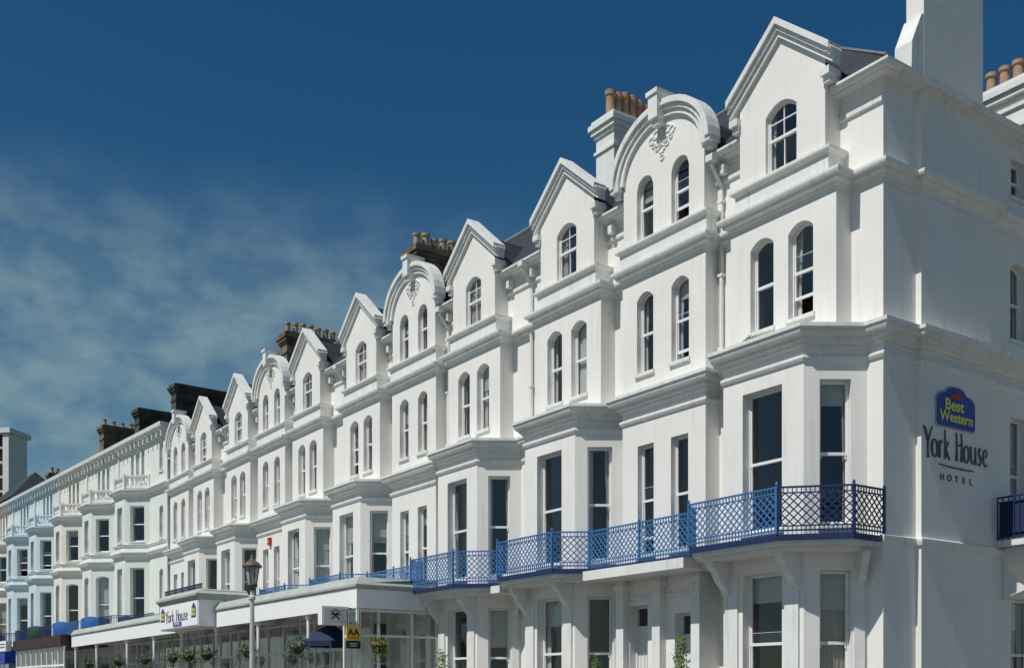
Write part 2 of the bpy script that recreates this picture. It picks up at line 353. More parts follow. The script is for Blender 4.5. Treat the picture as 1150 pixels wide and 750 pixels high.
def door(parent, F, h, reveal):
    c, w_, z0, z1 = h[:4]; hw = w_ / 2; rv = -reveal; zt = z1 - .5
    mb = MB(); ring(mb, F, outline(c, hw - .004, z0, z1 - .004, 0), outline(c, hw - .06, z0 + .01, z1 - .06, 0), rv + .02, rv - .06)
    fbox(mb, F, c - hw + .06, c + hw - .06, zt - .03, zt + .03, rv + .015, rv - .05)
    fbox(mb, F, c - hw + .06, c + hw - .06, z0 + .01, zt - .03, rv - .02, rv - .06)
    for a, b in ((z0 + .15, z0 + .8), (z0 + .95, zt - .15)):
        for s0, s1 in ((c - hw + .12, c - .03), (c + .03, c + hw - .12)):
            ring(mb, F, [(s0, a), (s1, a), (s1, b), (s0, b)], [(s0 + .03, a + .03), (s1 - .03, a + .03), (s1 - .03, b - .03), (s0 + .03, b - .03)], rv - .002, rv - .022)
    d = mb.build('door', 'door', parent)
    g = MB(); g.add([F.p(u, z, rv - .03) for u, z in outline(c, hw - .06, zt + .03, z1 - .06, 0)], [(0, 1, 2, 3)]); g.build('fanlight', 'glass', d)
    k = MB(); q = F.p(c + hw - .14, z0 + 1.0, rv); k.tube([q, q + F.n * .05], .025, 8); k.build('handle', 'iron', d)
def railing(parent, a, b, z0, z1, m, posts=True, style='lattice', w=.023):
    A = Vector((a[0], a[1], 0)); B = Vector((b[0], b[1], 0)); F = Face(a, b); ln = F.len; mb = MB(); H = z1 - z0
    for z, hh in ((z0 + .07, .03), (z0 + .15, .022), (z1 - .12, .022), (z1 - .015, .034)):
        fbox(mb, F, 0, ln, z - hh / 2, z + hh / 2, .017, -.017)
    if style == 'lattice':
        zl, zh = z0 + .155, z1 - .125; h = zh - zl; n = max(1, round(ln / .15)); st = ln / n; slope = h / (st * round(h / st) if round(h / st) else st)
        run = h / slope
        u = -run
        while u < ln - 1e-6:
            for sg in (1, -1):
                ua, za, ub, zb = u, zl, u + run, zh
                if ua < 0: za += (-ua) * slope; ua = 0
                if ub > ln: zb -= (ub - ln) * slope; ub = ln
                if sg < 0: ua, ub = ln - ua, ln - ub
                if abs(ub - ua) > .01: mb.bar(F.p(ua, za, .003 * sg), F.p(ub, zb, .003 * sg), .014, w, up=F.n.cross((F.p(ub, zb) - F.p(ua, za)).normalized()))
            u += st
        nb = max(2, round(ln / .082))
        for i in range(nb):
            u = (i + .5) * ln / nb
            for zz0, zz1 in ((z0 + .085, z0 + .14), (z1 - .11, z1 - .03)): fbox(mb, F, u - .009, u + .009, zz0, zz1, .008, -.008)
            if z0: fbox(mb, F, u - .006, u + .006, z0, z0 + .055, .006, -.006)
    else:
        nb = max(2, round(ln / .12))
        for i in range(nb + 1): u = i * ln / nb; fbox(mb, F, u - .011, u + .011, z0, z1, .01, -.01)
    r = mb.build('railing', m, parent)
    if posts:
        for u in ((0, ln) if posts == 'both' else (0,)):
            p = MB(); q = F.p(u, 0); p.box(q.x - .022, q.x + .022, q.y - .022, q.y + .022, z0, z1 + .01); p.lathe(q.x, q.y, [(.01, z1 + .01), (.028, z1 + .03), (.026, z1 + .06), (.006, z1 + .09)], 8)
            p.build('post', m, r)
    return r
def leaves(mb, c, rad, n, size, rnd, flat=1.0):
    for _ in range(n):
        while True:
            v = Vector((rnd.uniform(-1, 1), rnd.uniform(-1, 1), rnd.uniform(-1, 1)))
            if .15 < v.length < 1: break
        p = Vector(c) + Vector((v.x * rad[0], v.y * rad[1], v.z * rad[2]))
        a = Vector((rnd.gauss(0, 1), rnd.gauss(0, 1), rnd.gauss(0, 1) * flat)).normalized(); b = a.cross(Vector((rnd.gauss(0, 1), rnd.gauss(0, 1), rnd.gauss(0, 1)))).normalized()
        s_ = size * rnd.uniform(.6, 1.3)
        mb.add([p, p + a * s_ + b * s_ * .35, p + a * s_ * 2, p + a * s_ - b * s_ * .35], [(0, 1, 2, 3)])
def text(body, size, F, u, z, o, name, m, parent=None, sx=1.0, ext=.01, bold=0, align='CENTER', shear=0):
    cu = bpy.data.curves.new(name, 'FONT'); cu.body = body; cu.size = size; cu.extrude = ext; cu.offset = bold; cu.align_x = align; cu.shear = shear
    ob = bpy.data.objects.new(name, cu); C.objects.link(ob); dg = bpy.context.evaluated_depsgraph_get(); dg.update()
    me = bpy.data.meshes.new_from_object(ob.evaluated_get(dg)); bpy.data.objects.remove(ob)
    mtx = Matrix.Identity(4); t = F.t; n = F.n
    for v in me.vertices:
        x, y, zz = v.co; v.co = F.p(u + x * sx * F.dirx, z + y, o + zz)
    me.materials.clear(); me.materials.append(M[m]); me.name = name
    q = bpy.data.objects.new(name, me); C.objects.link(q)
    if parent: q.parent = parent
    return q
# ------------------------------------------------------------------ the hotel blocks
CORN2 = [(0, 8.14), (.05, 8.155), (.07, 8.21), (.13, 8.23), (.14, 8.29), (.24, 8.32), (.26, 8.36), (.26, 8.41), (.3, 8.43), (.3, 8.5), (0, 8.54)]
STR2 = [(0, 7.84), (.035, 7.86), (.06, 7.91), (.06, 7.95), (0, 7.99)]
CORN1 = [(0, 11.22), (.03, 11.23), (.05, 11.28), (.12, 11.31), (.13, 11.37), (.2, 11.39), (.215, 11.43), (.215, 11.48), (0, 11.52)]
GUT = [(0, 12.98), (.05, 12.99), (.06, 13.06), (.22, 13.08), (.23, 13.11), (.31, 13.11), (.35, 13.17), (.35, 13.22), (.31, 13.22), (.30, 13.19), (0, 13.21)]
W = 11.34; AX = -5.58; PX = (-2.08, -9.08)
def lowerpath(items, xr, xl):
    p = [(xr, 0)]
    for k, c in items:
        p += [(c + 1.72, 0), (c + 1.04, -1), (c - 1.04, -1), (c - 1.72, 0)] if k == 'P' else [(c + 1.37, 0), (c + 1.37, -.42), (c - 1.37, -.42), (c - 1.37, 0)]
    return p + [(xl, 0)]
def upperpath(items, xr, xl):
    p = [(xr, 0)]
    for k, c in items:
        h, y = (1.36, -.45) if k == 'P' else (1.37, -.42)
        p += [(c + h, 0), (c + h, y), (c - h, y), (c - h, 0)]
    return p + [(xl, 0)]
def band(mb, F, inner, outer, o0, o1):
    n = len(inner); vs = [F.p(u, z, o) for o in (o0, o1) for lp in (inner, outer) for u, z in lp]; fs = []
    for i in range(n - 1):
        fs += [(i, i + 1, n + i + 1, n + i), (2 * n + i, 2 * n + i + 1, 3 * n + i + 1, 3 * n + i), (i, i + 1, 2 * n + i + 1, 2 * n + i), (n + i, n + i + 1, 3 * n + i + 1, 3 * n + i)]
    for i in (0, n - 1): fs.append((i, n + i, 3 * n + i, 2 * n + i))
    mb.add(vs, fs)
def gable(root, k, c, rnd):
    if k == 'P':
        hw = 1.1; y = -.45; F = Face((c + hw, y), (c - hw, y))
        out = [(0, 11.5), (2 * hw, 11.5), (2 * hw, 13.78), (hw, 14.72), (0, 13.78)]
        hs = [(hw, .8, 12.07, 13.42, .2, 'bars')]; ym = 13.62
    else:
        hw = 1.33; y = -.42; F = Face((c + hw, y), (c - hw, y))
        out = [(0, 11.5), (2 * hw, 11.5)] + [(hw + hw * math.cos(a), 13.45 + 1.12 * math.sin(a)) for a in [i * math.pi / 16 for i in range(17)]]
        hs = [(hw - .58, .56, 12.08, 13.5, .28, 'sash'), (hw + .58, .56, 12.08, 13.5, .28, 'sash')]; ym = 13.45
    rvl = .09 if k == 'P' else .13
    mb = MB(); facet(mb, F, out, [outline(h[0], h[1] / 2, *h[2:5]) for h in hs], rvl)
    for sg in (1, -1):
        x = c + sg * hw; mb.add([(x, y, 11.5), (x, 2.2, 11.5), (x, 2.2, ym), (x, y, ym)], [(0, 1, 2, 3)])
    g = mb.build('gable', root['_m'], root)
    for h in hs:
        wo = window(root, F, h, rnd, rvl, sill=False)
    pl = MB(); pl.box(c - hw - .1, c + hw + .1, y - .035, .3, 11.505, 11.9)
    pl.sweep([(c + hw + .1, .2), (c + hw + .1, y - .035), (c - hw - .1, y - .035), (c - hw - .1, .2)], [(-.1, 11.88), (.03, 11.9), (.05, 11.93), (.1, 11.95), (.1, 12.0), (-.1, 12.03)])
    pl.build('sill_moulding', 'trim', g)
    cp = MB()
    if k == 'P':
        H = 1.33
        def line(d): return [(hw - H, 13.88 - d), (hw, 15.0 - d), (hw + H, 13.88 - d)]
        band(cp, F, line(.33), line(.0), -.16, .08)
        band(cp, F, line(.21), line(-.02), .08, .135)
        band(cp, F, line(.10), line(-.04), -.18, .20)
        for sg in (-1, 1):
            u = hw + sg * (hw + .08)
            fbox(cp, F, u - .11, u + .11, 13.36, 13.50, -.22, .13); fbox(cp, F, u - .08, u + .08, 13.24, 13.36, -.22, .06)
            q = F.p(hw + sg * (H - .05), 0, 0); cp.tube([(q.x, q.y - .15, 13.82), (q.x, q.y + .18, 13.82)], .07, 10)
    else:
        def arc(hh, rr, z): 
            return [(hw + hh * math.cos(a), z + rr * math.sin(a)) for a in [i * math.pi / 20 for i in range(21)]]
        band(cp, F, arc(1.27, 1.05, 13.5), arc(1.6, 1.34, 13.5), -.16, .08)
        band(cp, F, arc(1.39, 1.16, 13.5), arc(1.62, 1.36, 13.5), .08, .135)
        band(cp, F, arc(1.51, 1.26, 13.5), arc(1.64, 1.39, 13.5), -.18, .20)
        for sg in (-1, 1):
            u = hw + sg * 1.5; fbox(cp, F, u - .14, u + .14, 13.40, 13.53, -.17, .16); fbox(cp, F, u - .08, u + .08, 13.28, 13.40, -.15, .07)
        fbox(cp, F, hw - .15, hw + .15, 14.5, 15.08, -.28, .30); fbox(cp, F, hw - .19, hw + .19, 15.02, 15.12, -.3, .34); fbox(cp, F, hw - .11, hw + .11, 14.36, 14.5, -.1, .22)
    cp.build('coping', 'trim', g)
    if k == 'A':
        rl = MB()
        for i, (dx, dz, r_) in enumerate([(a_, b_ - .14, c_) for a_, b_, c_ in [(-.34, 14.33, .09), (.34, 14.33, .09), (-.2, 14.42, .1), (.2, 14.42, .1), (-.1, 14.22, .09), (.1, 14.22, .09), (0, 14.02, .1), (0, 14.38, .09), (-.16, 14.1, .07), (.16, 14.1, .07), (0, 13.84, .07), (-.28, 14.2, .06), (.28, 14.2, .06)]]):
            q = F.p(hw + dx, dz, .006); pts = [(q.x + r_ * math.cos(a) * (1 - .35 * j / 10), q.y, q.z + r_ * math.sin(a) * (1 - .35 * j / 10)) for j, a in enumerate([j * 2 * math.pi / 8 + i for j in range(10)])]
            rl.tube(pts, .02, 6)
        rl.build('floral_relief', 'trim', g)
    # slate roof behind the gable
    dr = MB()
    if k == 'P': prof = [(-1.2, 13.55), (0, 14.68), (1.2, 13.55)]
    else: prof = [(-1.4 * math.cos(a), 13.42 + 1.18 * math.sin(a)) for a in [i * math.pi / 12 for i in range(13)]]
    n = len(prof); dr.add([(c + x, yy, z) for yy in (-.1, 3.4) for x, z in prof], [(i, i + 1, n + i + 1, n + i) for i in range(n - 1)])
    dr.build('dormer_roof', 'slate', root)
def console(mb, F, u, ztop, zbot, o, w=.17):
    prof = [(0, ztop), (o, ztop), (o, ztop - .12), (o * .78, ztop - .2), (o * .6, ztop - .38), (o * .28, ztop - .55), (o * .22, zbot + .1), (0, zbot)]
    pts = [F.p(u - w / 2, z, d) for d, z in prof]; mb.extr(pts, F.t * w)
def chimney(parent, x0, x1, y0, y1, z0, z1, m, capm, potm, npots, rows=1, pz=.55):
    mb = MB(); mb.box(x0, x1, y0, y1, z0, z1 - .5)
    c = mb.build('chimney', m, parent)
    q = MB()
    for i, (e, a, b) in enumerate(((.05, z1 - .95, z1 - .87), (.05, z1 - .5, z1 - .4), (.11, z1 - .4, z1 - .26), (.17, z1 - .26, z1 - .12), (.10, z1 - .12, z1))):
        q.box(x0 - e, x1 + e, y0 - e, y1 + e, a, b)
    q.build('cap', capm, c)
    rnd = random.Random(int(x0 * 77 + y0 * 13))
    for i in range(npots):
        y = y0 + .2 + (y1 - y0 - .4) * i / max(1, npots - 1)
        for j in range(rows):
            x = (x0 + x1) / 2 + (j - (rows - 1) / 2) * .42; h = pz * rnd.uniform(.85, 1.12); r = .14 * rnd.uniform(.9, 1.08)
            p = MB(); n = 12
            prof = [(r * 1.12, z1 - .02), (r * 1.1, z1 + .08), (r * .92, z1 + .12), (r * .86, z1 + h * .8), (r * 1.08, z1 + h * .84), (r * 1.1, z1 + h), (r * .8, z1 + h), (r * .75, z1 + h * .5)]
            p.lathe(x, y, prof, n); p.build('chimney_pot', potm, c, smooth=False)
    return c
def downpipe(root, x, y, z0, z1, m='trim', neck=.3):
    mb = MB(); mb.tube([(x, y - neck, z1), (x, y - neck, z1 - .12), (x, y, z1 - .5), (x, y, z0)], .045, 8)
    z = z0 + .4
    while z < z1 - .7: mb.box(x - .07, x + .07, y - .055, y + .06, z, z + .06); z += 1.6
    mb.box(x - .1, x + .1, y - neck - .09, y - neck + .09, z1 - .04, z1 + .1)
    mb.build('downpipe', m, root)
def block(k, label, items, xl, seed, first=False, last=False, veranda=False, chim='brick', chx=.5):
    rnd = random.Random(seed)
    root = empty('terrace_building', label, 'hotel building', (-W * k, 0, 0), 0, 'white gabled seafront hotel buildings'); root['_m'] = 'stucco'
    side = [(0, 8.3), (0, 3.35), (.12, 3.35), (.12, 1.0), (0, 1.0)] if first else []
    lp = side + lowerpath(items, 0, xl); up = side + upperpath(items, 0, xl); o = len(side)
    wl = MB()
    hg, h1, h2 = {}, {}, {}
    for i, (kk, c) in enumerate(items):
        b = o + 1 + 4 * i
        if kk == 'P':
            for hh, za, zb, sty in ((hg, 1.15, 3.93, 'sash'), (h1, 4.75, 7.55, 'sash')):
                hh[b] = [(None, .6, za, zb - .03, 0, sty)]; hh[b + 1] = [(None, 1.02, za, zb, 0, sty)]; hh[b + 2] = [(None, .6, za, zb - .03, 0, sty)]
            h2[b + 1] = [(1.36 - .5, .62, 8.96, 10.83, .16), (1.36 + .5, .62, 8.96, 10.83, .16)]
        else:
            hg[b + 1] = [(1.37 - .8, .78, .15, 3.35, 0, 'door'), (1.37 + .8, .62, .15, 3.6, 0, 'door')]
            h1[b + 1] = [(1.37 - .56, .55, 4.75, 7.3, 0), (1.37 + .56, .55, 4.75, 7.3, 0)]
            h2[b + 1] = [(1.37 - .58, .56, 8.96, 10.83, .16), (1.37 + .58, .56, 8.96, 10.83, .16)]
    if first:
        h1[0] = [(8.3 - 4.55, .62, 4.95, 7.35, 0)]; h2[0] = [(8.3 - 4.55, .6, 8.96, 10.6, .14)]; hg[0] = [(8.3 - 4.75, .95, 1.2, 3.55, 0)]
    wallpath(wl, lp, 0, 4.3, hg, root, rnd); wallpath(wl, lp, 4.3, 8.06, h1, root, rnd)
    wl.prism(lp + [(xl, .3)] + ([(-.3, .3), (-.3, 8.3)] if first else [(0, .3)]), 8.055, 8.52)
    wallpath(wl, up, 8.52, 11.12, h2, root, rnd)
    wl.prism(up + [(xl, .3)] + ([(-.3, .3), (-.3, 8.3)] if first else [(0, .3)]), 11.115, 11.5)
    # attic wall between the gables
    xs = [0] + [q for kk, c in items for q in ((c + (1.1 if kk == 'P' else 1.33)), (c - (1.1 if kk == 'P' else 1.33)))] + [xl]
    for a, b in zip(xs[::2], xs[1::2]):
        if a - b > .02: wallpath(wl, [(a, 0), (b, 0)], 11.5, 13.12, {}, root, rnd)
    if first: wallpath(wl, side + [(0, 0)], 11.5, 13.12, {0: [(8.3 - 4.55, .55, 11.95, 12.75, 0)]}, root, rnd)
    wl.build('wall', 'stucco', root)
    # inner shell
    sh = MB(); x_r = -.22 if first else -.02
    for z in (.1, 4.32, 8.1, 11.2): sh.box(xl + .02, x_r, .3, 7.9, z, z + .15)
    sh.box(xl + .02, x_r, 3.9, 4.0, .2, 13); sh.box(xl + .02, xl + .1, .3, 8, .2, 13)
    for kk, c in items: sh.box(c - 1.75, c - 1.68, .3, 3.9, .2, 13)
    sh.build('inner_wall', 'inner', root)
    bk = MB(); bk.box(xl, 0, 8.3, 8.4, 0, 13.2)
    if not first: bk.box(-.06, -.01, .1, 8.3, 0, 13.1)
    bk.build('rear_wall', 'stucco', root)
    MB().sweep(lp, CORN2).sweep(lp, STR2).build('cornice', 'trim', root)
    MB().sweep(up, CORN1).build('cornice', 'trim', root)
    if first:
        MB().sweep(side + [(0, 0), (-.36, 0)], [(0, 4.38), (.05, 4.4), (.07, 4.47), (.07, 4.52), (0, 4.55)]).build('string_course', 'trim', root)
    # flat band mouldings / attic frieze
    for a, b in zip(xs[::2], xs[1::2]):
        if a - b > .05: MB().sweep([(a, 0), (b, 0)], [(0, 12.62), (.05, 12.64), (.05, 12.72), (0, 12.74)]).build('frieze', 'trim', root)
    for kk, c in items: gable(root, kk, c, rnd)
    # gutters
    gt = MB()
    for n_, (a, b) in enumerate(zip(xs[::2], xs[1::2])):
        if a - b < .05: continue
        gt = MB()
        if n_ == 0 and first: gt.sweep([(0, 8.6), (0, 0), (b, 0)], GUT)
        else: gt.sweep([(a, 0), (b, 0)], GUT)
        gt.build('gutter', 'trim', root)
    br = MB()
    for n_, (a, b) in enumerate(zip(xs[::2], xs[1::2])):
        if a - b > .5 and not (n_ == 0 and first):
            m_ = (a + b) / 2 - .25; MB().box(m_ - .07, m_ + .07, -.2, 0, 12.76, 12.96).build('eaves_bracket', 'trim', root)
    # roof
    rf = MB(); zr = 13.2 + 4.1 * .9; yr = 3.8; ex = .3 if first else 0
    rx = -4.1 if first else 0
    rf.add([(ex, -.3, 13.23), (xl, -.3, 13.23), (xl, yr, zr), (rx, yr, zr), (ex, 8.6, 13.0), (xl, 8.6, 13.0)],
           [(0, 1, 2, 3), (3, 2, 5, 4), (0, 3, 4)] if first else [(0, 1, 2, 3), (3, 2, 5, 4)])
    rf.build('roof', 'slate', root)
    rd = MB(); rd.tube([(rx, yr, zr + .02), (xl, yr, zr + .02)], .09, 8)
    if first: rd.tube([(rx, yr, zr), (ex, -.3, 13.26)], .035, 6)
    rd.build('ridge', 'lead', root)
    # chimney on the party wall
    if not last:
        if chim == 'white': chimney(root, xl + .02, xl + .8, 2.35, 4.6, 13.5, 17.75, 'trim', 'trim', 'pot', 8, pz=.78)
        else: chimney(root, xl + chx, xl + chx + .8, 2.3, 5.3, 13.5, 17.7, 'brick', 'brick', 'buffpot', 8)
    if first:
        c = chimney(root, -.42, -.03, 1.30, 3.3, 13.0, 19.3, 'stucco', 'trim', 'pot', 5)
        fl = MB(); fl.extr([(-.418, 1.3, 14.75), (-.418, 1.22, 14.7), (-.418, .93, 14.1), (-.418, .9, 13.3), (-.418, 1.3, 13.1)], (.386, 0, 0)); fl.build('shoulder', 'trim', c)
    # downpipes
    for kk, c in items:
        if kk == 'A' and not last: downpipe(root, c + 1.5, -.07, 8.6, 13.05)
    if not last: downpipe(root, xl + .22, -.07, 4.6, 13.05)
    # balcony
    zb = 4.5
    segs = []
    bp = [(0.02, 0.0), (0.02, -.88)] if first else [(0, -.9)]
    p1, p2 = items[0][1], (items[2][1] if len(items) > 2 else None)
    bp += [(p1 + 1.1, -1.82), (p1 - 1.2, -1.82), (p1 - 1.75, -1.12)]
    if p2 is not None: bp += [(p2 + 1.75, -1.12), (p2 + 1.2, -1.82), (p2 - 1.1, -1.82), (xl, -.9)]
    else: bp += [(xl, -1.12)]
    sl = MB(); sl.prism([(x, y) for x, y in bp] + [(xl, .25), (bp[0][0] - .02, .25)], zb - .1, zb)
    bal = sl.build('balcony', 'navy' if not veranda else 'lead', root)
    if not veranda:
        so_ = MB(); inn = [tuple(v) for v in offs(bp, -.07)]; inn2 = [tuple(v) for v in offs(bp, -.25)]
        so_.prism([(min(x, -.02), y) for x, y in inn] + [(xl, .2), (-.02, .2)], zb - .19, zb - .102)
        so_.prism([(min(x, -.1), y) for x, y in inn2] + [(xl, .2), (-.1, .2)], zb - .28, zb - .192)
        so_.build('soffit', 'trim', bal)
        for kk, c in items:
            if kk != 'P': continue
            F = Face((c + 1.04, -1), (c - 1.04, -1))
            for u in (.14, 2 * 1.04 - .14): cs = MB(); console(cs, F, u, 4.22, 3.5, .55); cs.build('bracket', 'trim', bal)
            for F in (Face((c + 1.72, 0), (c + 1.04, -1)), Face((c - 1.04, -1), (c - 1.72, 0))): cs = MB(); console(cs, F, .14 if F.A.y == 0 else F.len - .14, 4.22, 3.6, .4, .14); cs.build('bracket', 'trim', bal)
        MB().box(p1 - 1.82, p2 + 1.82, -1.38, -.42, 4.19, 4.405).build('porch_fascia', 'trim', bal)
        MB().box(xl, xl + .42, -1.25, -.1, 4.2, 4.39).build('porch_fascia', 'trim', bal)
    for i in range(len(bp) - 1):
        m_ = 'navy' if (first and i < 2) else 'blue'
        if abs(bp[i][0] - bp[i + 1][0]) + abs(bp[i][1] - bp[i + 1][1]) < .1: continue
        a, b = bp[i], bp[i + 1]; ln = math.hypot(a[0] - b[0], a[1] - b[1])
        if ln > 2.6:
            m2 = ((a[0] + b[0]) / 2, (a[1] + b[1]) / 2); railing(bal, a, m2, zb, zb + .88, m_); railing(bal, m2, b, zb, zb + .88, m_)
        else: railing(bal, a, b, zb, zb + .88, m_)
    # ground floor piers by the doors
    for kk, c in items:
        if kk == 'A':
            for x in (c, c + 1.25, c - 1.25): pr_ = MB(); pr_.box(x - .13, x + .13, -.62, -.415, 0, 4.19); pr_.box(x - .17, x + .17, -.66, -.412, 3.95, 4.1); pr_.build('pilaster', 'trim', root)
            MB().box(c - 1.12, c - .13, -.47, -.415, 3.72, 3.8).build('door_head', 'trim', root); MB().box(c + .13, c + 1.12, -.47, -.415, 3.72, 3.8).build('door_head', 'trim', root)
        else:
            for x in (c + .78, c - .78): MB().box(x - .17, x + .17, -1.05, -.995, 0, 3.95).build('pilaster', 'trim', root)
            F = Face((c + 1.72, 0), (c + 1.04, -1)); pr_ = MB(); fbox(pr_, F, .06, .26, 0, 4.0, .045, -.005); pr_.build('pilaster', 'trim', root)
    return root
P, A_ = 'P', 'A'
std = [('P', PX[0]), ('A', AX), ('P', PX[1])]
b0 = block(0, 'nearest white gabled hotel building with painted side wall and tall plain chimney', std, -W, 11, first=True, chim='white')
b1 = block(1, 'second white gabled hotel building partly over the end of the veranda', std, -W, 23)
b2 = block(2, 'third white gabled hotel building rising behind the lamp post and veranda', std, -W, 35, veranda=True, chx=.2)
b3 = block(3, 'far narrow white building with one pointed and one arched gable beside the lower bayed terrace', std[:2], -7.58, 47, last=True, veranda=True)
for b in (b0, b1, b2, b3): del b['_m']
# ------------------------------------------------------------------ rear stack behind the side wall
rs = empty('rear_building', 'white rear building over the side eaves, with a wide stack and row of clay pots', 'building', (0, 9, 0))
mb = MB(); mb.box(-6, 1.4, 0, 7, 0, 13.2); mb.build('wall', 'stucco', rs)
mb = MB(); mb.prism([(-6.2, -.2), (1.6, -.2), (1.6, 7.2), (-6.2, 7.2)], 13.2, 13.4); mb.build('roof', 'lead', rs)
mb = MB(); mb.box(-3.5, 1.2, -.0, .9, 13.4, 17.1); cst = mb.build('chimney', 'stucco', rs)
mb = MB()
for e, a, b in ((.05, 15.9, 16.0), (.06, 16.4, 16.5), (.13, 16.7, 16.85), (.2, 16.85, 17.0), (.1, 17.0, 17.15)): mb.box(-3.5 - e, 1.2 + e, -e - .002, .9 + e, a, b)
mb.build('cap', 'trim', cst)
for i in range(12):
    p = MB(); x = -3.5 + i * .37; p.lathe(x, .3, [(.17, 17.1), (.16, 17.2), (.13, 17.25), (.12, 17.6), (.155, 17.65), (.155, 17.75), (.12, 17.75)], 12); p.build('chimney_pot', 'pot', cst)
# side balcony beyond the breast
sb = empty('side_balcony', 'dark railed balcony with white slab and curved brackets on the shaded side wall', 'balcony', (0, 0, 0))
mb = MB(); mb.prism([(0.005, 3.72), (1.0, 3.72), (1.0, 6.4), (0.005, 6.4)], 4.58, 4.7); sl = mb.build('slab', 'trim', sb)
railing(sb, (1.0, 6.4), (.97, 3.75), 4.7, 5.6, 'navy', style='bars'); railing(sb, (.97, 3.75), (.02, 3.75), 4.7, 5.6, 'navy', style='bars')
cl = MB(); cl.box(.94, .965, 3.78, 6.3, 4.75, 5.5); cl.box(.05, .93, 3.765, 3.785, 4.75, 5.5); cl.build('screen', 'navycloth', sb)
for y in (3.95, 6.1):
    mb = MB(); arc = [(0.005, 4.57), (.72, 4.57), (.72, 4.3)] + [(.12 + .5 * (1 - math.sin(a)), 3.72 + .55 * (1 - math.cos(a)) * 1.0) for a in [math.pi / 2 * (1 - i / 6) for i in range(7)]][::1] + [(.005, 3.5)]
    mb.extr([(x, y, z) for x, z in arc], (0, .14, 0)); mb.build('bracket', 'trim', sb)
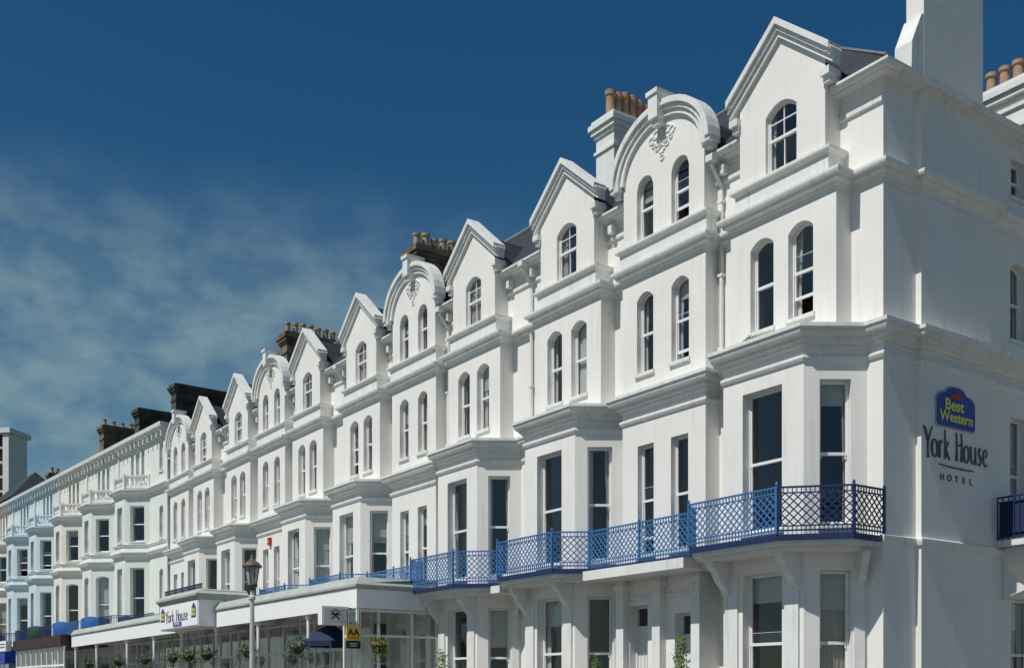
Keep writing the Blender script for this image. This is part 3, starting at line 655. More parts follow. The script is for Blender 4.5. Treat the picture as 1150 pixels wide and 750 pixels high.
# ------------------------------------------------------------------ left terrace
TA = R(3.7); T0 = Vector((-41.6, -.3, 0)); TD = Vector((-math.cos(TA), -math.sin(TA), 0))
def terrace_house(i, s0, s1, c, col, label, rz_mat='lead'):
    # local frame: x from 0 to -(s1-s0)
    root = empty('terrace_house', label, 'house', T0 + TD * s0, TA, 'bay fronted terrace houses')
    rnd = random.Random(100 + i); X = lambda s: -(s - s0); wl = MB(); xl = X(s1); cx = X(c)
    lp = [(0, 0), (cx + 1.75, 0), (cx + .75, -.95), (cx - .75, -.95), (cx - 1.75, 0), (xl, 0)]
    def H(z0, z1, rise=0, wf=.8): 
        d = {1: [(None, .78, z0, z1, rise)], 2: [(None, .72, z0, z1, rise)], 3: [(None, .78, z0, z1, rise)]}
        if i == 0: d[0] = [(1.0, .5, z0, z1 - .2, .1)]
        return d
    wallpath(wl, lp, 0, 4.4, H(1.0, 3.6), root, rnd); wallpath(wl, lp, 4.4, 8.3, H(4.9, 8.0 if i < 3 else 7.9, .1 * (i in (1, 2))), root, rnd)
    wallpath(wl, lp, 8.3, 11.6, H(9.35, 11.2), root, rnd)
    wl.prism(lp + [(xl, .3), (0, .3)], 11.6, 12.1)
    ctr = -xl / 2 if i else -cx
    hs = [(-cx - .78, .42, 12.55, 14.3, .1), (-cx, .5, 12.55, 14.3, .1), (-cx + .78, .42, 12.55, 14.3, .1)]
    if i == 0: hs = [(1.0, .5, 12.75, 14.3, .1)] + hs
    wallpath(wl, [(0, 0), (xl, 0)], 12.1, 14.85, {0: hs}, root, rnd)
    wl.build('wall', col, root)
    wcol = col if col.startswith('pale_b') else 'trim'
    def sw(path, z, s, prof=None):
        return [(o_ * s, z + h) for o_, h in ((0, 0), (.06, .02), (.1, .12), (.2, .17), (.24, .24), (.28, .3), (.28, .36), (0, .4))]
    MB().sweep(lp, sw(lp, 11.68, 1)).build('cornice', wcol, root)
    MB().sweep(lp, sw(lp, 8.45, .8)).sweep(lp, [(0, 9.1), (.06, 9.12), (.1, 9.2), (0, 9.24)]).build('cornice', wcol, root)
    MB().sweep(lp, sw(lp, 4.25, 1)).build('cornice', wcol, root)
    # balustrade on the bay
    bp = lp[1:5]; bu = MB(); bo = [tuple(v) for v in offs(bp, -.06)]
    bu.sweep(bo, [(-.08, 12.12), (.08, 12.12), (.08, 12.24), (-.08, 12.24)]); bu.sweep(bo, [(-.1, 12.66), (.1, 12.66), (.12, 12.72), (.12, 12.78), (-.1, 12.78)])
    for a, b in zip(bo, bo[1:]):
        F = Face(a, b); n = int(F.len / .2)
        for q in range(n):
            pt = F.p((q + .5) * F.len / n, 0); bu.lathe(pt.x, pt.y, [(.04, 12.24), (.065, 12.36), (.035, 12.5), (.05, 12.66)], 6)
    for a in bo: bu.box(a[0] - .12, a[0] + .12, a[1] - .12, a[1] + .12, 12.12, 12.82)
    bu.build('balustrade', wcol, root)
    # eaves
    ev = MB(); ev.sweep([(0, 0), (xl, 0)], [(0, 14.5), (.08, 14.54), (.1, 14.66), (.34, 14.72), (.36, 14.8), (.44, 14.82), (.46, 15.0), (0, 15.0)])
    x = -.3
    while x > xl + .1: ev.box(x - .05, x + .05, -.3, 0, 14.35, 14.68); x -= .62
    ev.build('eaves', wcol, root)
    MB().box(-.14, -.001, -.07, .0, 8.9, 14.4).box(-.14, -.001, -.07, 0, 0, 8.4).build('pilaster', wcol, root)
    sh = MB()
    for z in (.1, 4.3, 8.2, 11.7): sh.box(xl + .02, -.02, .3, 4, z, z + .12)
    sh.box(xl + .02, -.02, 3.9, 4, 0, 14.8); sh.box(xl + .02, xl + .08, .2, 4, 0, 14.8); sh.build('inner_wall', 'inner', root)
    MB().box(xl, 0, 7.9, 8, 0, 14.9).box(xl, xl + .06, .05, 8, 0, 14.9).box(-.06, 0, .05, 8, 0, 14.9).build('rear_wall', col, root)
    rf = MB(); rf.add([(0, -.4, 15.02), (xl, -.4, 15.02), (xl, 3.6, 16.9), (0, 3.6, 16.9), (xl, 8.2, 14.9), (0, 8.2, 14.9)], [(0, 1, 2, 3), (3, 2, 4, 5), (0, 3, 5), (1, 4, 2)]); rf.build('roof', 'slate', root)
    # railing at first floor
    rp_ = offs(lp[1:5], .75); rp_ = [(max(min(v.x, 0), xl), v.y) for v in rp_]
    rp_ = [(0, -.75)] + [(rp_[0][0] - .2, -.75)] + [(rp_[1][0], rp_[1][1]), (rp_[2][0], rp_[2][1])] + [(rp_[3][0] + .2, -.75)] + [(xl, -.75)]
    s_ = MB(); s_.prism(rp_ + [(xl, .02), (0, .02)], 4.62, 4.72); bal = s_.build('balcony', wcol, root)
    for a, b in zip(rp_, rp_[1:]):
        if math.hypot(a[0] - b[0], a[1] - b[1]) > .15: railing(bal, a, b, 4.72, 5.5, 'navy' if i != 1 else 'blue', style='bars', posts=False)
    return root, rp_
P_ = 5.45; houses = []
hl = [('pale_green', 'off white bayed terrace house adjoining the gabled hotel, with a balustrade over its bay'),
      ('pale_green', 'off white bayed terrace house, second along from the gabled hotel'),
      ('cream', 'cream bayed terrace house between the off white and pale blue houses'),
      ('pale_blue', 'pale blue bayed terrace house next to the cream one'),
      ('pale_blue', 'pale blue bayed terrace house farther from the cream one'),
      ('cream', 'cream terrace house beyond the two pale blue houses at the left edge'),
      ('pale_green', 'farthest off white terrace house, cut by the left edge of the photo')]
s = 0
for i, (col, lab) in enumerate(hl):
    c = 4.35 + P_ * i; s1 = c + P_ / 2
    houses.append(terrace_house(i, s, s1, c, col, lab)); s = s1
def tchim(i, sloc, x0, x1, y0, y1, z1, m, n): return chimney(houses[i][0], x0, x1, y0, y1, 14.5, z1, m, m, 'buffpot', n, pz=.4)
tchim(1, 0, .2, .9, 2.8, 5.8, 18.8, 'darkbrick', 0)
tchim(2, 0, -.2, .6, 2.8, 6.2, 18.6, 'darkbrick', 0)
tchim(3, 0, -1.5, -.7, 2.9, 5.6, 18.9, 'brick', 5)
tchim(5, 0, -.4, .1, 2.4, 3.2, 17.3, 'brick', 2)
# ------------------------------------------------------------------ veranda
VX0, VX1, VY = -14.5, -47.3, -3.6
ve = empty('veranda', 'long white fasciaed hotel veranda on slim posts along the ground floor', 'veranda')
mb = MB(); mb.box(VX1, VX0, VY, VY + .08, 3.92, 4.45); mb.box(VX0 - .08, VX0, VY + .08, -.42, 3.92, 4.45)
mb.build('fascia', 'signwhite', ve)
mb = MB(); pth = [(VX0, -.9), (VX0, VY), (-47.3, VY)]
mb.sweep(pth, [(-.3, 4.452), (.01, 4.452), (.02, 4.5), (.05, 4.52), (.05, 4.58), (-.12, 4.8), (-.3, 4.8)]); mb.build('cornice', 'leadpaint', ve)
mb = MB(); mb.add([(VX0, VY, 4.6), (VX1, VY, 4.6), (VX1, -.9, 4.86), (VX0, -.9, 4.86)], [(0, 1, 2, 3)]); mb.box(VX1, VX0 - .09, VY + .09, -1.02, 4.3, 4.4); mb.build('roof', 'leadpaint', ve)
posts = [-14.6, -18.0, -22.0, -26.0, -29.9, -33.5, -37.5, -42.8, -47.0]
for x in posts: MB().box(x - .1 - .07 * (x > -15), x + .1 - .15 * (x > -15), VY + .09, -1.1, 4.08, 4.3).build('beam', 'signwhite', ve)
for x in posts[1:]:
    mb = MB(); mb.tube([(x, VY + .14, .12), (x, VY + .14, 4.1)], .055, 10); mb.lathe(x, VY + .14, [(.1, .12), (.1, .4), (.06, .5)], 10); mb.lathe(x, VY + .14, [(.055, 3.75), (.1, 3.85), (.12, 3.95)], 10); mb.build('post', 'signwhite', ve)
# glazed end and first bay
gf = MB(); gp = MB()
Fe = Face((VX0 - .04, -1.0), (VX0 - .04, VY + .05)); Ff = Face((VX0 - .04, VY + .09), (-17.9, VY + .09))
for F, us in ((Fe, [.0, .83, 1.9, 2.55]), (Ff, [0, .9])):
    for u in us: fbox(gf, F, u - .04, u + .04, .12, 3.92, .03, -.04)
    for z in (.9, 3.16, 3.86): fbox(gf, F, 0, us[-1], z - .035, z + .035, .022, -.03)
    for a, b in zip(us, us[1:]): gp.add([F.p(a, .15, 0), F.p(b, .15, 0), F.p(b, 3.86, 0), F.p(a, 3.86, 0)], [(0, 1, 2, 3)])
fr = gf.build('glazing_frame', 'pale_green', ve); gp.build('pane', 'glass', fr)
# shop fronts beneath
sf = MB(); sg = MB(); Fs = Face((-18, -1.3), (-46.8, -1.3)); u = 0
rr = random.Random(5)
while u < 28:
    wd = rr.choice([.9, 1.2, 1.5]); fbox(sf, Fs, u - .05, u + .05, .12, 4.1, .04, -.04)
    for z in (.7, 3.0, 4.0): fbox(sf, Fs, u, u + wd, z - .04, z + .04, .03, -.03)
    sg.add([Fs.p(u, .7, 0), Fs.p(u + wd, .7, 0), Fs.p(u + wd, 4.0, 0), Fs.p(u, 4.0, 0)], [(0, 1, 2, 3)]); fbox(sf, Fs, u, u + wd, .12, .68, .02, -.02); u += wd
fr = sf.build('shop_front', 'door', ve); sg.build('pane', 'glass', fr)
# sign box over the entrance
SX0, SX1, SY = -25.7, -30.15, -4.22
sbx = MB(); sbx.box(SX1, SX0, SY, VY + .3, 3.95, 4.9); box_ = sbx.build('entrance_box', 'signwhite', ve)
mb = MB(); mb.sweep([(SX0, -2.4), (SX0, SY), (SX1, SY), (SX1, -2.4)], [(-.4, 4.902), (.03, 4.902), (.08, 5.0), (.14, 5.05), (.14, 5.12), (-.1, 5.3), (-.4, 5.3)]); mb.prism([(SX0, SY + .2), (SX1, SY + .2), (SX1, -2.4), (SX0, -2.4)], 4.9, 5.25)
mb.box(SX0 - .1, SX0 - .004, VY, -2.4, 4.5, 4.9); mb.build('cornice', 'leadpaint', box_)
railing(ve, (SX0 - .1, SY + .15), (SX1 + .1, SY + .15), 5.3, 5.5, 'navy', style='bars', posts=False)
Fg = Face((SX0, SY), (SX1, SY)); Fg.dirx = -1
# For street-side text: viewer reads towards +X, so place letters right to left along the face
es = empty('entrance_sign', 'white hotel name sign above the veranda entrance, dark lettering between two shield badges', 'sign', (0, 0, 0))
mb = MB(); fbox(mb, Fg, .05, 4.4, 4.0, 4.88, .03, .003); mb.build('board', 'signwhite', es)
def stroke(mb, F, pts, w, u0, z0, s, dirx, o=.0, t=.012, sxx=1):
    pts = [(u0 + p[0] * s * dirx * sxx, z0 + p[1] * s) for p in pts]
    ws = w if isinstance(w, (list, tuple)) else [w] * len(pts); n = len(pts); Lf, Rt = [], []
    for i, p in enumerate(pts):
        a = pts[max(i - 1, 0)]; b = pts[min(i + 1, n - 1)]; dx, dz = b[0] - a[0], b[1] - a[1]; l_ = math.hypot(dx, dz) or 1
        nx, nz = -dz / l_, dx / l_; h = ws[i] * s / 2; Lf.append((p[0] + nx * h, p[1] + nz * h)); Rt.append((p[0] - nx * h, p[1] - nz * h))
    vs = [F.p(u, z, oo) for oo in (o, o + t) for lp in (Lf, Rt) for u, z in lp]; fs = []
    for i in range(n - 1): fs += [(i, i + 1, n + i + 1, n + i), (2 * n + i, 2 * n + i + 1, 3 * n + i + 1, 3 * n + i), (i, i + 1, 2 * n + i + 1, 2 * n + i), (n + i, n + i + 1, 3 * n + i + 1, 3 * n + i)]
    fs += [(0, n, 3 * n, 2 * n), (n - 1, 2 * n - 1, 4 * n - 1, 3 * n - 1)]; mb.add(vs, fs)
def oval(cx, cz, rx, rz, a0=90, a1=450, n=20): return [(cx + rx * math.cos(R(a0 + (a1 - a0) * i / n)), cz + rz * math.sin(R(a0 + (a1 - a0) * i / n))) for i in range(n + 1)]
ow = [.04 + .085 * abs(math.cos(R(90 + 360 * i / 20))) for i in range(21)]
GL = [  # strokes with local x offsets, cap height 1
    [([(-.05, 1.0), (.06, .9), (.2, .5)], [.05, .13, .1]), ([(.5, 1.05), (.38, .85), (.22, .5), (.2, .2), (.22, -.08)], [.03, .07, .09, .1, .15])],
    [(oval(.62, .3, .17, .3), ow)],
    [([(.9, .62), (.93, .4), (.92, 0)], [.05, .09, .13]), ([(.93, .4), (1.0, .57), (1.1, .58)], [.04, .07, .12])],
    [([(1.24, 1.02), (1.27, .6), (1.26, 0)], [.05, .09, .14]), ([(1.27, .3), (1.38, .45), (1.46, .62)], [.04, .05, .08]), ([(1.32, .36), (1.42, .15), (1.54, -.02)], [.05, .1, .08])],
    [([(1.95, 1.0), (1.98, .5), (1.96, 0)], [.08, .09, .15]), ([(2.27, 1.0), (2.29, .5), (2.28, 0)], [.08, .09, .15]), ([(1.97, .58), (2.13, .55), (2.29, .62)], [.05, .05, .05])],
    [(oval(2.58, .3, .16, .3), ow)],
    [([(2.86, .62), (2.88, .2), (2.95, .02), (3.05, .04), (3.13, .2)], [.1, .12, .09, .06, .05]), ([(3.15, .62), (3.16, .3), (3.17, 0)], [.08, .1, .13])],
    [([(3.52, .55), (3.44, .62), (3.36, .52), (3.4, .36), (3.5, .24), (3.5, .08), (3.4, 0), (3.3, .06)], [.05, .07, .09, .12, .12, .09, .06, .06])],
    [([(3.68, .3), (3.9, .36), (3.92, .52), (3.82, .62), (3.7, .52), (3.66, .3), (3.7, .1), (3.82, 0), (3.96, .1)], [.04, .05, .06, .06, .09, .12, .1, .07, .04])]]
def york(F, u, z, s, dirx, sxx, parent, o, m='letter'):
    for i, gl in enumerate(GL):
        mb = MB()
        for pts, w_ in gl: stroke(mb, F, pts, w_, u, z, s, dirx, o, .012, sxx)
        q = mb.build('letter', m, parent)
def badge(F, u, z, wd, h, dirx, parent, small=False):
    """blue shield-like board with a pale rim, red crown and two lines of yellow lettering"""
    hw = wd / 2
    def shp(e): return [(u + a * (hw + e), z + b * h + (e if b > .5 else -e)) for a, b in ((-1, .08), (-.93, 0), (.93, 0), (1, .08), (1, .66), (.86, .78), (.55, .84), (.4, .95), (.15, 1.0), (-.15, 1.0), (-.4, .95), (-.55, .84), (-.86, .78), (-1, .66))]
    r_ = MB(); r_.extr([F.p(a, b, .003) for a, b in shp(.03 if not small else .012)], F.n * .02); r_.build('rim', 'leadpaint', parent)
    b_ = MB(); b_.extr([F.p(a, b, .024) for a, b in shp(0)], F.n * .012); b_.build('board', 'signblue', parent)
    c_ = MB(); cw = hw * .42
    cr = [(-1, .74), (1, .74), (1.05, .86), (.6, .82), (.45, .92), (.18, .84), (0, .97), (-.18, .84), (-.45, .92), (-.6, .82), (-1.05, .86)]
    c_.extr([F.p(u + a * cw * .75, z + b * h - .03 * h, .037) for a, b in cr], F.n * .008); c_.build('crown', 'red', parent)
    text('Best', h * .40, F, u - dirx * hw * .12, z + h * .42, .042, 'lettering', 'yellowtxt', parent, sx=1.15, ext=.004, bold=.006 if not small else .002)
    text('Western', h * .36, F, u, z + h * .13, .042, 'lettering', 'yellowtxt', parent, sx=1.12 * (wd / 1.25) / (h / .75), ext=.004, bold=.006 if not small else .002)
york(Fg, 3.66, 4.24, .42, -1, 1.55, es, .034)
mb = MB(); fbox(mb, Fg, 1.8, 2.75, 4.05, 4.2, .05, .032); mb.build('blue_strip', 'signblue', es)
text('HOTEL', .12, Fg, 2.27, 4.085, .054, 'lettering', 'signwhite', es, sx=1.6, ext=.004)
for u in (.45, 4.05): badge(Fg, u, 4.28, .5, .52, -1, es, small=True)
# painted sign on the side wall
Fw = Face((.12, 1.0), (.12, 3.35)); Fw = Face((.12, 3.35), (.12, 1.0)); Fw.dirx = -1
uu = lambda y: 3.35 - y
sg1 = empty('logo_sign', 'blue logo board with yellow Best Western lettering and red crown on the shaded side wall', 'sign', (0, 0, 0))
badge(Fw, uu(2.09), 6.78, 1.26, .78, -1, sg1)
sg2 = empty('name_lettering', 'dark York House Hotel lettering fixed to the shaded side wall below the blue logo', 'sign', (0, 0, 0))
york(Fw, uu(1.08), 6.14, .56, -1, .96, sg2, .004)
mb = MB(); stroke(mb, Fw, [(0, .02), (.3, 0), (.8, -.01), (1.2, .0)], [.015, .03, .035, .02], uu(1.53), 6.0, 1, -1, .004); mb.build('underline', 'letter', sg2)
for i, ch in enumerate('HOTEL'): text(ch, .17, Fw, uu(1.66 + i * .24), 5.72, .008, 'letter', 'letter', sg2, sx=1.1, ext=.004, bold=.004)
# ------------------------------------------------------------------ hanging and blade signs by the veranda end
bs = empty('blade_sign', 'small white box sign with dark emblem projecting from the veranda corner', 'sign', (-14.62, -3.7, 3.4))
mb = MB(); mb.box(-.13, .13, -.95, -.15, .02, .53); mb.build('box', 'signwhite', bs)
mb = MB(); mb.box(.131, .137, -.9, -.2, .07, .48); pnl = mb.build('panel', 'farwhite', bs)
Fb = Face((-14.47 + 14.62, -.2), (-14.47 + 14.62, -.9)); Fb.dirx = -1
mb = MB()
for pts in ([(-.12, .12), (.12, -.12)], [(.12, .12), (-.12, -.12)], [(-.15, .02), (.15, .02)], [(-.05, .14), (.05, .14)]): stroke(mb, Fb, pts, .04, .35, .29, 1, -1, -.008, .012)
mb.build('emblem', 'letter', bs)
MB().bar((0, -.15, .5), (0, .02, .5), .03).bar((0, -.15, .1), (0, .02, .1), .03).build('bracket', 'iron', bs)
ys = empty('yellow_sign', 'yellow hanging rating sign with dark panel below at the veranda end', 'sign', (-14.35, -3.55, 2.78)); ys.scale = (.85, .85, .85)
mb = MB(); mb.box(-.02, .02, -.52, -.02, .26, .72); mb.build('panel', 'yellow', ys)
mb = MB(); mb.box(-.02, .02, -.52, -.02, 0, .25); mb.build('lower_panel', 'black', ys)
Fy = Face((.02, -.02), (.02, -.52)); Fy.dirx = -1
text('AA', .3, Fy, .25, .43, .006, 'lettering', 'black', ys, sx=1.0, ext=.003, bold=.008)
mb = MB()
for u in (.11, .2, .3, .39): fbox(mb, Fy, u - .025, u + .025, .32, .37, .006, .001)
mb.build('star', 'red', ys)
mb = MB(); fbox(mb, Fy, .1, .4, .15, .17, .005, .001); fbox(mb, Fy, .14, .36, .08, .1, .005, .001); mb.build('text_line', 'signwhite', ys)
MB().bar((0, -.05, .7), (0, -.05, 1.25), .02).bar((0, -.48, .7), (0, -.48, 1.25), .02).build('hanger', 'iron', ys)
pa = empty('parasol', 'open navy parasol standing inside the glazed end of the veranda', 'parasol', (-17.75, -2.85, .12))
mb = MB(); n = 8; top = (0, 0, 3.6); rim = [(.85 * math.cos(R(45 * i + 22)), .85 * math.sin(R(45 * i + 22)), 3.0) for i in range(n)]
mb.add([top] + rim, [(0, 1 + i, 1 + (i + 1) % n) for i in range(n)]); mb.add(rim + [(x * .99, y * .99, 2.84) for x, y, z in rim], [(i, (i + 1) % n, n + (i + 1) % n, n + i) for i in range(n)])
mb.build('canopy', 'navycloth', pa); MB().tube([(0, 0, 0), (0, 0, 3.65)], .025, 8).build('pole', 'door', pa); MB().lathe(0, 0, [(.3, 0), (.3, .06), (.05, .1)], 16).build('base', 'iron', pa)
# ------------------------------------------------------------------ hanging baskets
bx = [(-18.0, 'by the second veranda post'), (-22.0, 'by the veranda post behind the lamp post'), (-26.0, 'at the right side of the entrance'), (-28.0, 'under the middle of the entrance sign'), (-29.9, 'at the left side of the entrance'), (-33.5, 'on the first post left of the entrance'), (-37.5, 'on the second post left of the entrance'), (-42.8, 'on the last but one post at the far end')]
def basket(x, y, z, lab, rnd, flower='petalw', r=.3):
    b = empty('hanging_basket', 'leafy hanging basket ' + lab, 'hanging basket', (x, y, z), 0, 'hanging baskets along the veranda')
    MB().lathe(0, 0, [(.06, -.2), (.17, -.12), (.22, 0), (.2, .03)], 12).build('bowl', 'soil', b)
    mb = MB(); leaves(mb, (0, 0, .08), (r * 1.15, r * 1.15, .18), 230, .05, rnd); leaves(mb, (0, 0, -.1), (r * 1.25, r * 1.25, .24), 90, .045, rnd)
    for k in range(9):
        a = rnd.uniform(0, 6.3); d = r * rnd.uniform(.7, 1.3)
        leaves(mb, (d * math.cos(a), d * math.sin(a), -rnd.uniform(.05, .35)), (.07, .07, rnd.uniform(.1, .25)), 26, .035, rnd)
    mb.build('foliage', 'leaf' if flower != 'petal' else 'leaflight', b)
    mb = MB(); leaves(mb, (0, 0, .1), (r * 1.15, r * 1.15, .2), 50 if flower == 'petalw' else 200, .035, rnd); struct(mb.build('flowers', flower, b), 'stuff')
    mb = MB()
    for k in range(3): mb.bar((.2 * math.cos(k * 2.1), .2 * math.sin(k * 2.1), .02), (0, 0, .75), .008)
    mb.bar((0, 0, .75), (0, 0, .95), .01); mb.build('chain', 'iron', b)
rnd = random.Random(9)
for x, lab in bx: basket(x + .0, -3.82, 2.93, lab, rnd)
basket(-13.95, -3.2, 2.85, 'with orange flowers by the glazed veranda end', rnd, 'petal', .2)
# ------------------------------------------------------------------ far canopies, banners
mc = empty('maroon_canopy', 'dark maroon shop canopy beyond the end of the white veranda', 'canopy', T0 + TD * 5.9 + Vector((0, -.0, 0)), TA)
mb = MB(); mb.box(-9.6, -.3, -3.4, -.9, 4.0, 4.55); mb.build('canopy', 'maroon', mc)
mb = MB(); mb.add([(-9.6, -3.4, 4.56), (-.3, -3.4, 4.56), (-.3, -.9, 4.75), (-9.6, -.9, 4.75)], [(0, 1, 2, 3)]); mb.build('roof', 'leadpaint', mc)
gf = MB(); gp = MB(); F = Face((-.3, -3.2), (-9.6, -3.2)); u = 0
while u < 9.3: fbox(gf, F, u - .05, u + .05, .12, 4, .03, -.03); u += 1.03
for z in (.8, 3.0, 3.9): fbox(gf, F, 0, 9.3, z - .05, z + .05, .02, -.02)
gp.add([F.p(0, .12, 0), F.p(9.3, .12, 0), F.p(9.3, 4, 0), F.p(0, 4, 0)], [(0, 1, 2, 3)])
fr = gf.build('glazing_frame', 'signwhite', mc); gp.build('pane', 'glass', fr)
ws = empty('white_sign', 'small white sign box at the far corner of the maroon canopy', 'sign', T0 + TD * 15.9, TA)
mb = MB(); mb.box(-1.6, 0, -3.7, -3.4, 4.0, 4.6); mb.build('box', 'signwhite', ws)
Fz = Face((0, -3.7), (-1.6, -3.7)); Fz.dirx = -1
mb = MB()
for z in (4.2, 4.38): fbox(mb, Fz, .25, 1.35, z, z + .06, .012, .001)
mb.build('text_line', 'letter', ws)
bs2 = empty('blue_canopy', 'blue shop fascia with a yellow disc at the left edge of the photo', 'canopy', T0 + TD * 18.2, TA)
mb = MB(); mb.box(-9, 0, -3.2, -.9, 3.3, 4.2); mb.build('canopy', 'signblue', bs2)
MB().box(-9.1, .1, -3.35, -.9, 4.2, 4.32).build('cornice', 'leadpaint', bs2)
mb = MB(); mb.tube([(-4.2, -3.2, 3.75), (-4.2, -3.23, 3.75)], .3, 18); mb.build('disc', 'yellow', bs2)
gf = MB(); gp = MB(); F = Face((0, -3.0), (-9, -3.0)); u = 0
while u < 9.1: fbox(gf, F, u - .05, u + .05, .12, 3.3, .03, -.03); u += 1.0
for z in (.8, 2.5): fbox(gf, F, 0, 9, z - .04, z + .04, .02, -.02)
gp.add([F.p(0, .12, 0), F.p(9, .12, 0), F.p(9, 3.3, 0), F.p(0, 3.3, 0)], [(0, 1, 2, 3)])
fr = gf.build('glazing_frame', 'signwhite', bs2); gp.build('pane', 'glass', fr)
def banner(hi, frac, ln, m, lab, h0=4.8, h1=5.6, seg=1, bulge=.12):
    root, rp_ = houses[hi]; a, b = rp_[seg], rp_[seg + 1]; F = Face(a, b)
    o = empty('canvas_screen', lab, 'canvas screen', root.location, TA, 'canvas screens tied to the balcony rails')
    mb = MB(); n = 12; u0 = F.len * frac; vs = []
    for j in range(5):
        for i in range(n + 1):
            t_ = i / n; z = h0 + (h1 - h0 + .12 * math.sin(math.pi * t_)) * j / 4
            vs.append(F.p(u0 + ln * t_, z, .04 + bulge * math.sin(math.pi * t_) * math.sin(math.pi * j / 4) + .01 * math.sin(i * 2.3)))
    mb.add(vs, [(j * (n + 1) + i, j * (n + 1) + i + 1, (j + 1) * (n + 1) + i + 1, (j + 1) * (n + 1) + i) for j in range(4) for i in range(n)])
    mb.build('canvas', m, o, smooth=True)
banner(1, .05, 1.15, 'bluecloth', 'blue canvas screen on the second bayed house, nearer the blue veranda roof')
banner(2, .05, 1.1, 'bluecloth', 'blue canvas screen on the balcony of the cream bayed house')
banner(3, .05, 1.1, 'greencloth', 'dark green canvas screen on the balcony of the nearer pale blue house')
banner(0, .1, .9, 'navycloth', 'dark navy canvas screen on the bayed house adjoining the gabled hotel', h1=5.35)
# ------------------------------------------------------------------ lamp post
lp_ = empty('street_lamp', 'pale street lamp post with a brown capped glass lantern in front of the veranda', 'street lamp', (-16.1, -6.0, .12))
MB().lathe(0, 0, [(.16, 0), (.16, .25), (.12, .35), (.11, 1.1), (.085, 1.2), (.07, 2.5), (.06, 4.0), (.1, 4.03), (.1, 4.1), (.055, 4.15), (.045, 4.3), (.12, 4.36)], 14).build('column', 'lampgrey', lp_, smooth=False)
MB().lathe(0, 0, [(.06, 4.28), (.13, 4.36), (.15, 4.42), (.14, 4.45)], 12).build('cup', 'lampcap', lp_)
MB().lathe(0, 0, [(.13, 4.45), (.2, 4.88), (.2, 4.9)], 8).build('lantern_glass', 'lampglass', lp_)
mb = MB()
for k in range(8): a = k * math.pi / 4; mb.bar((.13 * math.cos(a), .13 * math.sin(a), 4.44), (.205 * math.cos(a), .205 * math.sin(a), 4.9), .018)
mb.build('lantern_frame', 'lampcap', lp_)
MB().lathe(0, 0, [(.26, 4.9), (.27, 4.95), (.2, 5.03), (.09, 5.1), (.06, 5.14), (.05, 5.2), (.015, 5.25), (.01, 5.38)], 16).build('cap', 'lampcap', lp_)
# ------------------------------------------------------------------ shrubs in planters
def shrub(x, y, h, r, lab, seed, m='leaf', cone=True):
    rnd = random.Random(seed); t = empty('potted_shrub', lab, 'potted shrub', (x, y, .12), 0, 'potted shrubs in front of the hotel')
    MB().lathe(0, 0, [(.2, 0), (.27, .42), (.3, .42), (.3, .48), (.25, .48), (.24, .4)], 16).build('planter', 'terra', t)
    mb = MB(); mb.tube([(0, 0, .4), (.02, .01, h * .5), (0, 0, h - .15)], [.03, .025, .008], 6)
    for k in range(14): a = k * 2.4; z = .6 + (h - .8) * k / 14; mb.tube([(0, 0, z), (math.cos(a) * r * .6, math.sin(a) * r * .6, z + .18)], [.01, .004], 5)
    mb.build('trunk', 'bark', t)
    mb = MB()
    for k in range(10):
        f = k / 9; z = .6 + (h - .65) * f; rr_ = r * (1 - .72 * f if cone else math.sin(math.pi * (.15 + .8 * f)))
        leaves(mb, (0, 0, z), (rr_, rr_, (h - .6) / 10), 95, .042, rnd)
    mb.build('foliage', m, t)
shrub(-2.85, -2.45, 2.50, .36, 'conical leafy shrub in a pot left of the nearest ground floor bay', 3, 'leaflight')
shrub(-12.1, -2.3, 2.5, .42, 'loose leafy shrub in a pot beside the glazed end of the veranda', 4, 'leaflight')
shrub(-5.65, -2.3, 2.14, .3, 'small shrub in a pot between the two nearest doorways', 5, 'leaflight')
# small items
pp = empty('potted_plant', 'small green plant in a pot on the ledge of the nearest second floor window', 'potted plant', (-2.72, -.62, 8.545))
MB().lathe(0, 0, [(.06, 0), (.085, .13), (.07, .13)], 10).build('pot', 'terra', pp); mb = MB(); leaves(mb, (0, 0, .2), (.13, .12, .12), 90, .04, random.Random(2)); mb.build('foliage', 'leaf', pp)
ab = empty('alarm_box', 'small red alarm box on the white wall above the lamp post', 'alarm box', (-28.3, -.425, 7.4))
mb = MB(); mb.extr([(-.1, 0, 0), (.1, 0, 0), (.12, 0, .3), (-.12, 0, .3)], (0, -.1, 0)); mb.build('case', 'red', ab); MB().box(-.02, .02, -.115, -.101, .1, .2).build('plate', 'signwhite', ab)
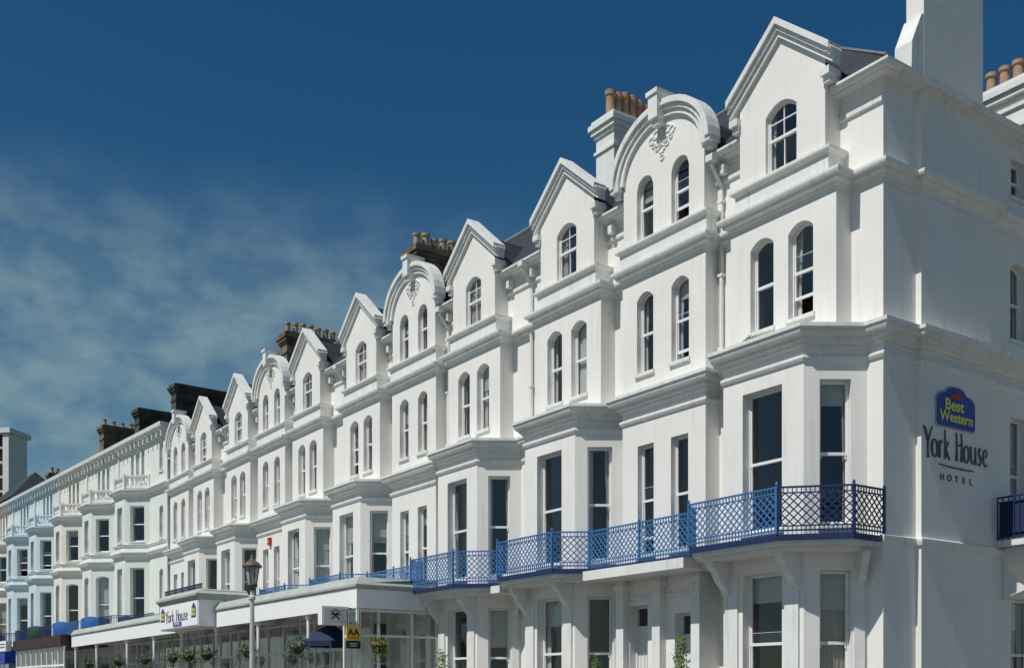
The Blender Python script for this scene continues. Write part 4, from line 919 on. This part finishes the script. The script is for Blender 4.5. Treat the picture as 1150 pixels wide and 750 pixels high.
# ------------------------------------------------------------------ far white block at the end of the street
ft = empty('tower_block', 'distant white flat roofed tower block with recessed balconies beyond the terrace roofs', 'tower block', (-225, 26, 0), R(46))
mb = MB(); mb.box(-34, 0, 0, 4.6, 0, 53.3); mb.build('wall', 'farwhite', ft)
mb = MB(); mb.box(-34.4, .5, -2.0, 5.3, 53.3, 54.3); mb.build('roof', 'farwhite', ft)
for x in (0, -4.6, -9.0, -14, -19, -24, -29):
    MB().box(x - 1.3, x, -1.6, -.001, 0, 53.2).build('fin', 'farwhite', ft)
for k in range(18):
    for x in (-1.4, -6.0, -10.5, -15.5):
        MB().box(x - 3.0, x - .1, -.08, -.002, 2.9 * k + 1.7, 2.9 * k + 4.0).build('window', 'black', ft)
        if x == -1.4: MB().box(x - 3.1, x - .02, -1.3, -1.2, 2.9 * k + 1.0, 2.9 * k + 1.35).build('balcony_rail', 'lampgrey', ft)
fb = empty('low_block', 'dark tiled roof building in front of the distant white block', 'building', (-99, 3.0, 0), R(3))
MB().box(-9, 0, 0, 5, 0, 20).build('wall', 'farwhite', fb)
mb = MB(); mb.add([(-9.4, -.4, 19.9), (.4, -.4, 19.9), (.4, 5.4, 19.9), (-9.4, 5.4, 19.9), (-9, 2.5, 23.0), (-2, 2.5, 23.0)], [(0, 1, 5, 4), (2, 3, 4, 5), (1, 2, 5), (3, 0, 4)]); mb.build('roof', 'slate', fb)
# ------------------------------------------------------------------ ground, road, promenade, sea
def sheet(name, x0, x1, y0, y1, z, m):
    return struct(MB().add([(x0, y0, z), (x1, y0, z), (x1, y1, z), (x0, y1, z)], [(0, 1, 2, 3)]).build(name, m))
sheet('ground', -3000, 3000, -60, 3000, -.02, 'grass')
pv = MB(); pv.box(-400, 300, -7, 40, -.015, .12); struct(pv.build('pavement', 'pave'))
struct(MB().box(-400, 300, -7.15, -7.002, -.015, .125).build('kerb', 'kerb'))
sheet('road', -400, 300, -15.5, -7.15, 0.0, 'asphalt')
struct(MB().box(-400, 300, -15.65, -15.5, -.015, .125).build('kerb', 'kerb'))
struct(MB().box(-400, 300, -60, -15.652, -.015, .12).build('promenade', 'pave'))
mk = MB()
for i in range(60): mk.add([(-200 + i * 6, -11.37, .004), (-197 + i * 6, -11.37, .004), (-197 + i * 6, -11.27, .004), (-200 + i * 6, -11.27, .004)], [(0, 1, 2, 3)])
for y in (-7.6, -7.8, -15.05): mk.add([(-200, y, .004), (160, y, .004), (160, y + .08, .004), (-200, y + .08, .004)], [(0, 1, 2, 3)])
struct(mk.build('road_markings', 'marking'))
sheet('sea', -3000, 3000, -4000, -60, -1.2, 'sea')
struct(MB().box(-400, 300, -60.4, -60.002, -3, .9).build('sea_wall', 'kerb'))
